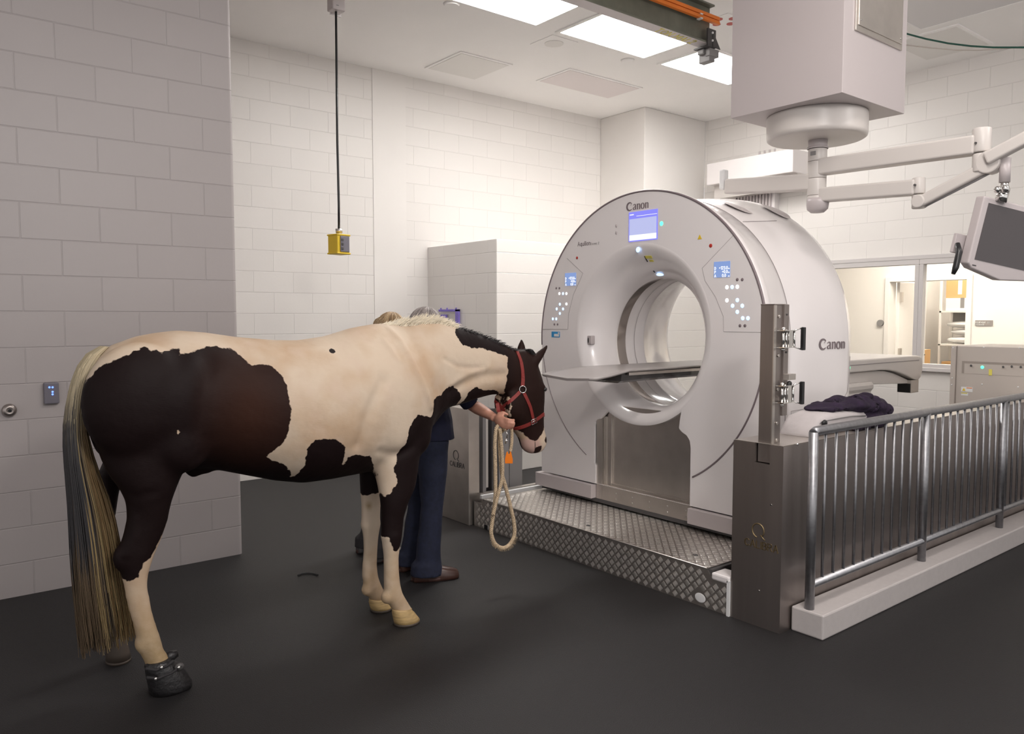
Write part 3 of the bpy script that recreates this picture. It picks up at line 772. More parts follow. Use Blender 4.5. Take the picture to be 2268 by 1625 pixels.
# yellow laser labels in the top of the funnel
fo_ = t.children[[c.name for c in t.children].index('bore_funnel')]; off_ = root_loc(t)
fb = BVHTree.FromPolygons([tuple(v.co + off_) for v in fo_.data.vertices], [tuple(p.vertices) for p in fo_.data.polygons])
for (px, py, w, h, m, nm) in [(1437, 569, .030, .011, 'yellow_paint', 'laser_label'), (1443, 577, .018, .008, 'yellow_paint', 'laser_label'), (1431, 573, .003, .024, 'black', 'laser_slot'), (1449, 601, .005, .009, 'black', 'laser_slot')]:
    h_ = fb.ray_cast(Vector(_C), Vector(ray(px, py)).normalized())
    if h_[0] is None: continue
    nn = h_[1] if h_[1].dot(Vector(ray(px, py))) < 0 else -h_[1]
    ey = Vector((0, 1, 0)); ey = (ey - nn * ey.dot(nn)).normalized(); sl = nn.cross(ey).normalized(); c = h_[0]
    m_ = MB(); vs = [c + ey * sx * w + sl * sz * h + nn * q for q in (-.003, .003) for sx, sz in ((-1, -1), (1, -1), (1, 1), (-1, 1))]
    m_.add(vs, [(3, 2, 1, 0), (4, 5, 6, 7), (0, 1, 5, 4), (1, 2, 6, 5), (2, 3, 7, 6), (3, 0, 4, 7)])
    m_.build(nm, m, t)
# maker's name, front and side: C a n o n in thick and thin strokes
def canon(o, du, h, wtot, parent, m='trimline'):
    G = stroke_letters
    o = Vector(o); du = Vector(du); dv = Vector((0, 0, 1)); nn = du.cross(dv)
    mb = MB(); k = wtot / 3.55
    def stroke(pts, ws):
        pts = [Vector(p) for p in pts]
        for i in range(len(pts) - 1):
            a, b = pts[i], pts[i + 1]; d = (b - a)
            if d.length < 1e-9: continue
            d.normalize(); p = Vector((-d.y, d.x)); wa, wb = ws[i], ws[i + 1]
            q = [a - p * wa / 2, b - p * wb / 2, b + p * wb / 2, a + p * wa / 2]
            vs = [o + du * (v.x * k) + dv * (v.y * h) + nn * .0008 * s_ for s_ in (-1, 2) for v in q]
            mb.add(vs, [(3, 2, 1, 0), (4, 5, 6, 7), (0, 1, 5, 4), (1, 2, 6, 5), (2, 3, 7, 6), (3, 0, 4, 7)])
    n = 22
    stroke([(.48 + .46 * math.cos(a), .5 + .5 * math.sin(a)) for a in [math.radians(42 + 276 * i / n) for i in range(n + 1)]], [.05 + .19 * max(0, math.sin(PI * i / n)) ** .8 for i in range(n + 1)])
    stroke([(.80, .86), (.62, .60)], [.05, .02])
    def ga(x):
        stroke([(x + .06, .60), (x + .20, .72), (x + .36, .70), (x + .42, .58), (x + .42, .10), (x + .52, .02)], [.10, .07, .10, .17, .17, .08])
        stroke([(x + .40, .42), (x + .2, .36), (x + .04, .22), (x + .1, .05), (x + .26, .04), (x + .42, .16)], [.05, .06, .14, .12, .06, .03])
    def gn(x):
        stroke([(x + .08, .72), (x + .10, 0)], [.17, .17]); stroke([(x - .02, .68), (x + .14, .72)], [.05, .05])
        stroke([(x + .14, .55), (x + .32, .72), (x + .44, .62)], [.03, .08, .15]); stroke([(x + .44, .64), (x + .44, 0)], [.17, .17])
    def go(x):
        stroke([(x + .28 + .24 * math.cos(a), .36 + .36 * math.sin(a)) for a in [2 * PI * i / 20 for i in range(21)]], [.06 + .13 * abs(math.cos(2 * PI * i / 20)) for i in range(21)])
    ga(1.02); gn(1.68); go(2.32); gn(3.0)
    return mb.build('lettering', m, parent)
a = at(1389, 463, 0, GX); 
canon((GX, 3.712, 2.297), (0, -1, 0), .052, .195, t)
canon((4.535, GY - .9955, 1.375), (1, -.085, 0), .062, .265, t, 'trimline')
write('lettering', 'Aquilion', (GX, 4.195, 2.092), (0, -1, 0), (0, 0, 1), .030, .0035, 'trimline', t, .001)
write('lettering', 'Exceed 2' if False else 'Ecceec 2', (GX, 4.06, 2.092), (0, -1, 0), (0, 0, 1), .016, .0018, 'groove', t, .001)
# side service flap
m_ = MB(); y_ = GY - .985
m_.tube([(4.27, y_ + .012, .962), (4.27, y_ + .012, 1.005), (4.43, y_ - .003, 1.012)], .0015, 6); m_.tube([(4.27, y_ + .012, .962), (4.46, y_ - .003, .965)], .0015, 6)
m_.build('service_flap', 'groove', t)
m_ = MB(); m_.box(4.93, 4.945, 2.62, 2.64, 1.235, 1.25); m_.build('status_light', 'led_green', t)

# ---------------- patient couch behind and through the scanner ----------------
t = thing('patient_couch', 'long grey patient couch running through the scanner bore', 'couch', (6.0, 3.6, 0))
def topx(X, ya, yb, z): return (X, ya, yb, z)
st = [(3.315, 3.40, 3.80, 1.204), (3.33, 3.355, 3.86, 1.207), (3.45, 3.345, 3.87, 1.222), (3.56, 3.36, 3.855, 1.235), (3.66, 3.385, 3.82, 1.243), (5.1, 3.385, 3.82, 1.243)]
rg = []
for X, ya, yb, z in st:
    rg.append([(X, ya, z - .006), (X, ya + .004, z), (X, ya + .06, z - .004), (X, 3.6, z - .012), (X, yb - .06, z - .004), (X, yb - .004, z), (X, yb, z - .006), (X, yb - .01, z - .016), (X, 3.6, z - .028), (X, ya + .01, z - .016)])
MB().loft(rg).build('tabletop', 'table_grey', t)
rg = []
for X, w, z0, z1 in [(3.46, .10, 1.205, 1.185), (3.52, .15, 1.21, 1.165), (3.62, .18, 1.215, 1.155), (3.8, .185, 1.218, 1.16), (5.1, .185, 1.218, 1.165)]:
    rg.append([(X, 3.6 - w, z0), (X, 3.6 + w, z0), (X, 3.6 + w * .96, z1 + .015), (X, 3.6 + w * .8, z1), (X, 3.6 - w * .8, z1), (X, 3.6 - w * .96, z1 + .015)])
plab(MB().loft(rg, smooth=False).build('tray', 'carbon', t), 'black glossy tray under the tabletop')
MB().box(3.66, 5.1, 3.395, 3.412, 1.206, 1.224).build('side_strip', 'steel_light', t)
mb = MB()
mb.prism([(5.1, 1.223), (7.33, 1.224), (7.40, 1.215), (7.435, 1.19), (7.45, 1.154), (7.445, 1.08), (7.417, 1.02), (7.37, .998), (7.335, .997), (7.25, 1.015), (7.127, 1.049), (6.95, 1.09), (6.80, 1.112), (6.661, 1.118), (5.1, 1.117)], 1, 3.25, 3.92)
mb.build('carriage', 'plastic_warm', t, bevel=.012)
mb = MB(); mb.prism([(5.1, 1.112), (6.66, 1.112), (6.80, 1.104), (6.95, 1.08), (7.10, 1.043), (7.24, 1.005), (7.34, .985), (7.34, .965), (7.2, .970), (6.9, .985), (6.5, 1.0), (5.1, 1.0)], 1, 3.29, 3.88)
mb.build('carriage_underside', 'plastic_warm', t, bevel=.006)
mb = MB(); mb.box(5.1, 7.36, 3.246, 3.2505, 1.178, 1.184); mb.build('carriage_seam', 'groove', t)
mb = MB(); mb.box(5.05, 6.3, 3.42, 3.78, 1.223, 1.262); mb.build('cushion', 'plastic_warm', t, bevel=.01)
mb = MB(); mb.box(7.235, 7.385, 3.255, 3.38, .885, 1.0); bo = mb.build('drive_box', 'beige', t, bevel=.003)
mb = MB(); mb.box(7.230, 7.236, 3.26, 3.375, .889, .970); plab(mb.build('open_end', 'black', bo), 'dark open end of the box')
rings = []
for k in range(0, 33):
    z = 1.03 - k * .0275; b_ = .032 * abs(math.sin(PI * (k + .5) / 3.9)) ** .6
    x0, x1, y0, y1 = 5.3, 6.49 + b_, 3.26 - b_, 3.90 + b_
    rings.append([(x0, y0, z), (x1 - .03, y0, z), (x1, y0 + .03, z), (x1, y1 - .03, z), (x1 - .03, y1, z), (x0, y1, z)])
mb = MB(); mb.loft(rings, smooth=False); mb.build('bellows', 'plastic_warm', t)
MB().box(5.2, 6.6, 3.2, 3.98, 0, .16).build('couch_base', 'plastic_warm', t, bevel=.02)

# ---------------- ceiling housing, boom and monitor ----------------
BX, BY = 4.482, 2.635
t = thing('ceiling_housing', 'big white square ceiling housing above the scanner', 'housing', (BX, BY, H))
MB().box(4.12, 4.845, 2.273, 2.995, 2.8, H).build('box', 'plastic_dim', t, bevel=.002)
m_ = MB(); m_.box(4.23, 4.77, 2.262, 2.273, 3.155, 3.75); fo = m_.build('panel_frame', 'steel_light', t, bevel=.002)
m_ = MB(); m_.box(4.25, 4.755, 2.256, 2.263, 3.185, 3.73); plab(m_.build('access_panel', 'steel_light', t, bevel=.004), 'brushed steel access panel')
for x in (4.27, 4.735): MB().cyl((x, 2.2565, 3.215), (x, 2.253, 3.215), .006, n=10).build('screw', 'chrome', fo)
t = thing('ceiling_boom', 'white jointed ceiling boom arms hanging from the housing', 'boom', (BX, BY, 2.8))
m_ = MB(); m_.loft([[(BX + r * math.cos(2 * PI * i / 64), 2.632 + r * math.sin(2 * PI * i / 64), z) for i in range(64)] for r, z in [(.29, 2.799), (.292, 2.79), (.292, 2.785), (.292, 2.69), (.292, 2.68), (.288, 2.664), (.276, 2.656), (.268, 2.655), (.10, 2.652), (.09, 2.652)]], True, True)
m_.build('hub_cover', 'plastic_warm', t)
m_ = MB(); m_.cyl((BX, 2.62, 2.655), (BX, 2.62, 2.60), .056); m_.cyl((BX, 2.62, 2.61), (BX, 2.62, 2.6), .062); m_.build('collar', 'plastic_dim', t)
for z0, z1 in ((2.598, 2.525), (2.523, 2.422), (2.420, 2.318), (2.316, 2.285)):
    MB().cyl((BX, 2.62, z0), (BX, 2.62, z1), .055, n=32).build('column', 'plastic_warm', t, bevel=.002)
m_ = MB(); m_.loft([[(BX + r * math.cos(2 * PI * i / 32), 2.612 + r * 1.15 * math.sin(2 * PI * i / 32), z) for i in range(32)] for r, z in [(.058, 2.30), (.060, 2.275), (.055, 2.235), (.035, 2.215)]]); m_.build('end_cap', 'plastic_dim', t)
m_ = MB(); m_.box(BX - .0565, BX - .054, 2.60, 2.635, 2.555, 2.58); m_.build('maker_plate', 'mid_grey', t)
def beam_arm(p0, p1, h, w, name='arm'):
    """flat box arm between two points, rounded edges"""
    p0 = Vector(p0); p1 = Vector(p1); d = (p1 - p0).normalized(); s_ = d.cross(Vector((0, 0, 1))).normalized(); u = s_.cross(d)
    vs = [p + s_ * a * w / 2 + u * b * h / 2 for p in (p0, p1) for a, b in ((-1, -1), (1, -1), (1, 1), (-1, 1))]
    m_ = MB(); m_.add(vs, [(3, 2, 1, 0), (4, 5, 6, 7), (0, 1, 5, 4), (1, 2, 6, 5), (2, 3, 7, 6), (3, 0, 4, 7)])
    return m_.build(name, 'plastic_warm', t, bevel=.012, seg=3)
beam_arm((BX, 2.60, 2.487), (BX, 1.72, 2.472), .098, .09)
beam_arm((BX, 2.64, 2.402), (BX, 3.27, 2.455), .10, .09)
beam_arm((BX, 2.60, 2.318), (BX, 2.02, 2.292), .085, .08)
def joint(y, z0, z1, r=.042):
    m_ = MB(); m_.cyl((BX, y, z0), (BX, y, z1), r, n=28); return m_.build('joint', 'plastic_warm', t, bevel=.006)
joint(1.70, 2.555, 2.43, .045); joint(1.70, 2.425, 2.33, .040); joint(2.012, 2.345, 2.255, .034); joint(2.012, 2.25, 2.175, .032)
m_ = MB(); m_.box(BX - .03, BX + .03, 3.285, 3.325, 2.44, 2.575); m_.build('joint', 'label_white', t, bevel=.012)
def disc(y, z, r, w): 
    m_ = MB(); m_.cyl((BX - w / 2, y, z), (BX + w / 2, y, z), r, n=32); return m_.build('elbow', 'plastic_warm', t, bevel=.006)
disc(2.0, 2.212, .036, .075); disc(1.655, 2.372, .058, .08)
beam_arm((BX, 2.0, 2.207), (BX, 1.645, 2.362), .062, .06)
beam_arm((BX - .035, 1.66, 2.385), (BX - .035, 1.25, 2.56), .065, .06)
m_ = MB(); m_.tube([(BX, 1.97, 2.185), (BX, 1.85, 2.235), (BX, 1.72, 2.29), (BX, 1.63, 2.33)], .006, 8); m_.build('cable', 'mid_grey', t)
for y, z in ((1.71, 2.475), (2.012, 2.30)):
    m_ = MB(); m_.cyl((BX - .05, y, z), (BX - .04, y, z), .006, n=10); m_.build('screw', 'dark_grey', t)
# drop tube
MB().cyl((BX, 1.585, 2.385), (BX, 1.585, 2.262), .0255, n=24).build('drop_tube', 'plastic_dim', t)
# monitor
Rr, Uu, Ff = Vector(_r), Vector(_u), Vector(_f)
def pt(px, py, d): return Vector(_C + ray(px, py) * d)
ct = Vector((BX, 1.585, 2.0)); d0 = (ct - Vector(_C)).dot(Ff)
t = thing('monitor', 'grey flat monitor with dark screen hanging from the boom', 'monitor', (BX, 1.56, 2.2))
roll = math.radians(-8.5)
ex = (Rr * math.cos(roll) + Uu * math.sin(roll)); ey_ = (-Rr * math.sin(roll) + Uu * math.cos(roll))
yawm = math.radians(16)
fx = (ex * math.cos(yawm) + Ff * math.sin(yawm)); fn = ex.cross(ey_); fn = fx.cross(ey_)     # fn points at the viewer side
tilt = math.radians(7)
ey2 = ey_ * math.cos(tilt) + fn * math.sin(tilt); fn2 = fx.cross(ey2)
TL = pt(2181, 433, d0 - .03)
MW, MH, MD = .46, .375, .055
M = Matrix(((fx.x, ey2.x, fn2.x, TL.x), (fx.y, ey2.y, fn2.y, TL.y), (fx.z, ey2.z, fn2.z, TL.z), (0, 0, 0, 1)))
m_ = MB()
pr = [(0, 0), (0, -MH + .03), (.03, -MH + .008), (MW * .5, -MH - .022), (MW - .03, -MH + .008), (MW, -MH + .03), (MW, 0)]
n = len(pr)
vs = [M @ Vector((x, y, z)) for z in (-MD, 0) for x, y in pr]
m_.add(vs, [tuple(range(n - 1, -1, -1)), tuple(range(n, 2 * n))] + [(i, (i + 1) % n, n + (i + 1) % n, n + i) for i in range(n)])
m_.build('bezel', 'plastic_dim', t, bevel=.008, seg=3)
MB().box(.035, MW - .035, -MH + .055, -.03, .0005, .002, M).build('screen', 'glass_dark', t)
MB().box(.06, MW - .06, -MH + .05, -.05, -MD - .05, -MD, M).build('back_cover', 'plastic_dim', t, bevel=.02)
MB().box(-.05, .06, -.30, -.20, -MD - .03, -MD - .01, M).build('bracket', 'plastic_dim', t, bevel=.003)
m_ = MB(); m_.tube([M @ Vector(q) for q in ((-.045, -.255, -.05), (-.05, -.30, -.02), (-.058, -.38, -.01), (-.064, -.415, -.01))], [.012, .016, .016, .010], 14)
plab(m_.build('handle', 'black', t), 'dark blue-black grip handle')
MB().box(.03, .055, -MH + .022, -MH + .028, 0, .001, M).build('badge', 'dark_grey', t)
m_ = MB(); m_.cyl((BX, 1.585, 2.262), (BX, 1.585, 2.235), .02); m_.ellipsoid((BX - .01, 1.585, 2.222), .022, .032, .022); m_.ellipsoid((BX - .03, 1.57, 2.225), .02, .02, .02); m_.ellipsoid((BX - .03, 1.605, 2.225), .02, .018, .018)
m_.cyl((BX, 1.585, 2.22), (BX - .005, 1.60, 2.165), .026, .03)
m_.build('swivel', 'chrome', t)

# ---------------- crane beam ----------------
zb = 3.75
e = at(1578, 107, 2, zb); t = thing('crane_beam', 'dark green overhead crane beam with orange conductor rails', 'beam', (e.x, e.y, zb))
XE = e.x - .05; YB = e.y
m_ = MB(); m_.box(1.0, XE, YB - .055, YB + .055, zb, zb + .014)
m_.box(1.0, XE, YB - .006, YB + .006, zb + .014, zb + .30); m_.box(1.0, XE, YB - .055, YB + .055, zb + .30, zb + .314)
m_.build('i_beam', 'beam_green', t, bevel=.002)
MB().box(1.0, XE, YB - .053, YB + .053, zb - .0015, zb).build('running_face', 'plastic_dim', t)
for k in range(2):
    m_ = MB(); z0 = zb + .158 + k * .032
    m_.box(1.0, XE + .03, YB - .085, YB - .055, z0, z0 + .024); m_.box(1.0, XE + .035, YB - .079, YB - .061, z0 + .024, z0 + .03)
    m_.build('conductor_rail', 'orange', t, bevel=.002)
for k in range(2):
    MB().box(XE - .22, XE - .19, YB - .089, YB - .05, zb + .150 + k * .032, zb + .160 + k * .032).build('rail_clip', 'label_white', t)
m_ = MB(); m_.box(XE - .10, XE + .0, YB - .07, YB - .055, zb - .02, zb + .11); m_.box(XE - .10, XE, YB - .07, YB + .07, zb - .03, zb - .018)
m_.prism([(XE - .04, zb + .09), (XE + .055, zb - .03), (XE - .04, zb - .03)], 1, YB - .075, YB - .07)
so = m_.build('end_stop', 'dark_grey', t)
m_ = MB(); m_.box(XE - .06, XE + .06, YB - .06, YB - .01, zb - .09, zb - .03); m_.box(XE - .05, XE + .02, YB - .05, YB + .06, zb - .13, zb - .03); m_.box(XE - .08, XE - .05, YB - .01, YB + .05, zb - .07, zb - .03)
m_.build('buffer', 'mid_grey', t, bevel=.006)
for zz in (.02, .08): m_ = MB(); m_.cyl((XE - .05, YB - .07, zb + zz), (XE - .05, YB - .08, zb + zz), .009, n=8); m_.build('bolt', 'label_white', so)
write('capacity_lettering', '1 TON  MAX 1 TON'.replace('X', 'N')[:0] or 'TON MAL 2'.replace('L', 'I'), (XE - .62, YB + .038, zb - .0015), (1, 0, 0), (0, -1, 0), .07, .010, 'yellow_paint', t, .001)

# ---------------- hanging control and its cord ----------------
px0 = at(744, 20, 1, 5.9)
PX, PY = px0.x, 5.9
t = thing('cord_reel', 'small white ceiling box holding the black cord', 'box', (PX, PY, H))
zb_ = at(744, 26, 1, 5.9).z
MB().box(PX - .055, PX + .06, PY - .05, PY + .05, zb_, H).build('case', 'plastic_dim', t, bevel=.01)
MB().box(PX - .02, PX + .07, PY + .05, PY + .07, zb_ - .01, H).build('mounting_plate', 'plastic', t)
MB().box(PX - .02, PX + .0, PY - .052, PY - .05, zb_ + .03, zb_ + .036).build('badge', 'mid_grey', t)
zc = at(743, 507, 1, 5.9).z
t = thing('pendant_control', 'yellow pendant box with grey face hanging on a long black cord', 'control box', (PX, PY, zc))
m_ = MB(); m_.tube([(PX, PY, zb_), (PX - .004, PY, 3.0), (PX + .001, PY, 2.5), (PX - .001, PY, zc)], .0095, 10); plab(m_.build('cord', 'black', t), 'long black cord')
m_ = MB(); m_.cyl((PX, PY, zc + .002), (PX, PY, zc - .03), .030, .026); m_.cyl((PX, PY, zc - .03), (PX, PY, zc - .045), .022); m_.build('cable_gland', 'steel_light', t)
s1, s2 = .062, .062
M = Matrix.Translation((PX, PY, zc - .045)) @ Matrix.Rotation(math.radians(12), 4, 'Z')
m_ = MB(); m_.box(-s1 - .005, s1 - .005, -s2, s2, -.155, 0, M)
m_.box(-s1 - .012, s1 + .004, -s2 - .006, s2 + .006, -.012, .002, M); m_.box(-s1 - .012, s1 + .004, -s2 - .006, s2 + .006, -.160, -.146, M)
m_.build('housing', 'yellow', t, bevel=.008, seg=3)
m_ = MB(); m_.box(-s1 + .022, s1 - .012, -s2 - .008, -s2 + .002, -.142, -.014, M); plab(m_.build('button_face', 'grey_plate', t, bevel=.004), 'dark grey button face')
for dz in (-.045, -.08, -.115):
    m_ = MB(); m_.box(-s1 + .03, -s1 + .05, -s2 - .012, -s2 - .006, dz - .01, dz + .01, M); m_.build('button', 'dark_grey', t, bevel=.002)

# ---------------- small things on walls ----------------
a = at(95, 847, 1, 5.12); b = at(130, 892, 1, 5.12)
t = thing('touch_panel', 'dark wall touch panel with blue lights on the block wall', 'panel', (a.x, 5.12, b.z))
MB().box(a.x, b.x, 5.085, 5.1195, b.z, a.z).build('case', 'grey_plate', t, bevel=.006)
for px, py in [(109.5, 857.5), (116.5, 857.5), (116.5, 867.5), (116.5, 873)]:
    p = at(px, py, 1, 5.085); m_ = MB(); m_.ellipsoid((p.x, 5.085, p.z), .0055, .003, .0055, n=10, m=6); m_.build('indicator', 'led_deep', t)
p = at(20, 908, 1, 5.12)
t = thing('wall_eye', 'round steel wall boss at the left edge of the block wall', 'wall fitting', (p.x, 5.12, p.z))
m_ = MB(); m_.loft([[(p.x + r * math.cos(2 * PI * i / 28), y, p.z + r * math.sin(2 * PI * i / 28)) for i in range(28)] for r, y in [(.036, 5.1195), (.036, 5.105), (.030, 5.092), (.014, 5.086), (.011, 5.09)]]); m_.build('boss', 'steel', t)
m_ = MB(); m_.cyl((p.x, 5.087, p.z), (p.x, 5.083, p.z), .009, n=14); m_.build('socket', 'black', t)
# purple bracket frame on the partition
t = thing('wall_bracket', 'purple metal bracket frame on the white partition wall', 'bracket', (4.70, 6.9, 1.55))
m_ = MB(); m_.box(4.69, 4.712, 6.78, 7.16, 1.632, 1.655); m_.box(4.69, 4.712, 6.78, 6.84, 1.47, 1.655); m_.box(4.69, 4.712, 7.02, 7.12, 1.56, 1.60)
m_.box(4.712, 4.7195, 6.80, 6.82, 1.5, 1.65); m_.build('frame', 'purple', t, bevel=.002)
for y in (6.83, 7.0, 7.12): MB().box(4.695, 4.705, y, y + .012, 1.655, 1.672).build('peg', 'purple', t)
# air unit high on the back wall
t = thing('air_unit', 'white wall air unit high on the back wall with slatted coil below', 'air unit', (8.4, 5.8, 3.4))
MB().box(8.25, 8.599, 5.13, 6.35, 3.25, 3.52).build('case', 'plastic', t, bevel=.01)
MB().box(8.35, 8.599, 5.13, 6.3, 3.08, 3.25).build('lower_case', 'plastic_warm', t)
MB().box(8.5, 8.599, 5.52, 6.1, 2.55, 3.2).build('coil_back', 'plastic', t)
for k in range(12):
    y = 5.56 + k * .045; MB().box(8.47, 8.5, y, y + .018, 2.55, 3.2).build('coil_fin', 'plastic_dim', t)
for k in range(4):
    MB().cyl((8.45, 5.50 + k * .07, 3.52), (8.45, 5.50 + k * .07, 3.60), .012, n=8).build('pipe_stub', 'plastic_dim', t)
# cables across the top right corner
t1 = tag(MB().tube([at(1985, 66, 0, 6.2), at(2009, 75, 0, 6.2), at(2050, 86, 0, 6.2), at(2100, 96, 0, 6.2), at(2150, 102, 0, 6.2), at(2200, 105, 0, 6.2), at(2268, 105, 0, 6.2), at(2330, 100, 0, 6.2)], .0065, 8).build('hanging_hose', 'green_hose'), 'dark green hose sagging across the top right corner', 'hose')
t1 = tag(MB().tube([at(1985, 97, 0, 6.6), at(2009, 100, 0, 6.6), at(2060, 106, 0, 6.6), at(2120, 111, 0, 6.6), at(2170, 111, 0, 6.6), at(2220, 108, 0, 6.6), at(2330, 96, 0, 6.6)], .0045, 8).build('hanging_cable', 'beige'), 'thin beige cable sagging just below the green hose', 'cable')

# ---------------- beige electronics cabinet behind the railing ----------------
EX = 7.1
a = at(2105, 765, 0, EX)
t = thing('power_cabinet', 'beige metal electronics cabinet with green lamp behind the railing', 'cabinet', (EX + .4, 2.0, 0))
y1 = at(2120, 767, 0, EX).y; ya = at(2108, 766, 0, EX).y; zt = a.z - .002
# its front stands across the view, turned towards the camera a little
MB().box(EX, EX + .8, 2.16, y1, .0, zt).build('body', 'beige', t, bevel=.003)
MB().box(EX - .012, EX + .8, y1 + .004, ya, 0, zt).build('side_frame', 'beige', t, bevel=.003)
MB().box(EX + .0, EX + .8, y1, y1 + .004, 0, zt).build('side_gap', 'beige_dark', t)
q = lambda px, py, X=EX: at(px, py, 0, X)
a_, b_ = q(2131, 799), q(2268, 829)
m_ = MB(); m_.box(EX - .0012, EX + .001, 2.17, a_.y, b_.z - .02 + .004, a_.z); m_.build('recess_panel', 'beige_dark', t)
m_ = MB(); m_.box(EX - .002, EX, 2.17, a_.y - .02, b_.z - .016, a_.z - .02); m_.build('switch_panel', 'beige', t)
p = q(2176, 813); m_ = MB(); m_.ellipsoid((EX - .004, p.y, p.z), .006, .013, .013); plab(m_.build('power_lamp', 'led_green', t), 'glowing green lamp')
for px, py in [(2151, 810), (2222, 813), (2241, 812), (2261, 813)]:
    p = q(px, py); m_ = MB(); m_.cyl((EX, p.y, p.z), (EX - .015, p.y - .004, p.z + .004), .008, n=10); m_.build('toggle', 'black', t)
for px, py in [(2178, 769), (2257, 770), (2174, 851), (2254, 857), (2109, 837), (2108, 852), (2111, 770)]:
    p = q(px, py, EX - .012); m_ = MB(); m_.ellipsoid((EX - .003 if px > 2125 else EX - .014, p.y, p.z), .003, .006, .006, n=10, m=6); m_.build('screw', 'label_white', t)
a_, b_ = q(2129, 856), q(2154, 868)
m_ = MB(); m_.box(EX - .0015, EX, b_.y, a_.y, b_.z, a_.z); lo = m_.build('warning_label', 'label_white', t)
a_, b_ = q(2129, 869), q(2144, 876)
m_ = MB(); m_.box(EX - .0015, EX, b_.y, a_.y, b_.z, a_.z); m_.build('warning_label', 'label_white', t)
p = q(2135, 862); m_ = MB(); m_.prism([(p.y - .013, p.z - .012), (p.y + .013, p.z - .012), (p.y, p.z + .013)], 0, EX - .003, EX - .0015); m_.build('warning_triangle', 'yellow', lo)
p = q(2147, 859); m_ = MB(); m_.box(EX - .003, EX - .0015, p.y - .022, p.y + .022, p.z - .003, p.z + .003); m_.build('warning_stripe', 'orange', lo)
p = q(2136, 870.5); m_ = MB(); m_.box(EX - .003, EX - .0015, p.y - .024, p.y + .024, p.z - .003, p.z + .004); m_.build('warning_stripe', 'yellow_paint', lo)
p = q(2194, 823); m_ = MB(); m_.box(EX - .005, EX - .002, p.y - .012, p.y + .012, p.z - .03, p.z + .02); plab(m_.build('tag', 'yellow_paint', t), 'small yellow tag')

# ---------------- cover and jacket on the steel cabinet ----------------
t = thing('padded_case', 'pale grey padded case with a black round knob on the cabinet', 'case', (4.1, 2.25, CT + .004))
def soft(name, m, parent, c, r, seed, amp, fl=None):
    random.seed(seed); m_ = MB(); m_.ellipsoid(c, *r, n=56, m=32)
    ph = [(random.uniform(6, 22), random.uniform(6, 22), random.uniform(6, 22), random.uniform(0, 6)) for _ in range(7)]
    vs = []
    for v in m_.v:
        v = Vector(v); d = v - Vector(c); k = sum(abs(math.sin(a * v.x + b * v.y + g * v.z + h)) ** 1.5 for a, b, g, h in ph) / 7 - .5
        v = Vector(c) + d * (1 + amp * k)
        if fl is not None and v.z < fl: v.z = fl
        vs.append(tuple(v))
    m_.v = vs
    return m_.build(name, m, parent)
rg = []
for X, y0, y1, z0, z1 in [(3.76, 2.20, 2.38, .945, .955), (3.79, 2.19, 2.385, .945, 1.0), (3.84, 2.185, 2.39, .945, 1.05), (3.92, 2.18, 2.39, .945, 1.065), (4.15, 2.18, 2.39, .945, 1.06), (4.3, 2.18, 2.385, .945, 1.05), (4.4, 2.19, 2.37, .945, .99), (4.43, 2.2, 2.36, .945, .96)]:
    r_ = []
    for a in range(20):
        th = 2 * PI * a / 20; c_, s_ = math.cos(th), math.sin(th)
        r_.append((X, (y0 + y1) / 2 + (y1 - y0) / 2 * math.copysign(abs(c_) ** .55, c_), (z0 + z1) / 2 + (z1 - z0) / 2 * math.copysign(abs(s_) ** .55, s_)))
    rg.append(r_)
MB().loft(rg).build('case_body', 'grey_cloth', t)
m_ = MB(); m_.tube([(3.79, 2.21, .965), (3.84, 2.184, 1.025), (4.0, 2.178, 1.03), (4.15, 2.178, 1.03), (4.3, 2.178, 1.02)], .0025, 6); m_.build('piping', 'mid_grey', t)
m_ = MB(); m_.ellipsoid((3.85, 2.172, 1.016), .021, .012, .019); plab(m_.build('knob', 'black', t), 'black round knob')
t = thing('jacket', 'crumpled dark purple jacket draped over the grey case', 'jacket', (4.3, 2.27, CT + .004))
m_ = MB()
def blob(c, r): m_.ellipsoid(c, *r, n=28, m=16)
blob((4.12, 2.29, 1.075), (.22, .10, .022)); blob((4.3, 2.27, 1.075), (.20, .11, .045)); blob((4.47, 2.27, 1.05), (.18, .11, .07)); blob((4.42, 2.26, .99), (.17, .12, .055)); blob((4.58, 2.27, 1.02), (.10, .10, .06)); blob((4.25, 2.31, 1.10), (.14, .06, .025))
blob((4.36, 2.24, 1.115), (.10, .05, .02)); blob((4.45, 2.19, .975), (.15, .04, .035)); blob((4.3, 2.185, .962), (.12, .03, .02)); blob((4.2, 2.34, 1.06), (.2, .05, .02))
JK = m_
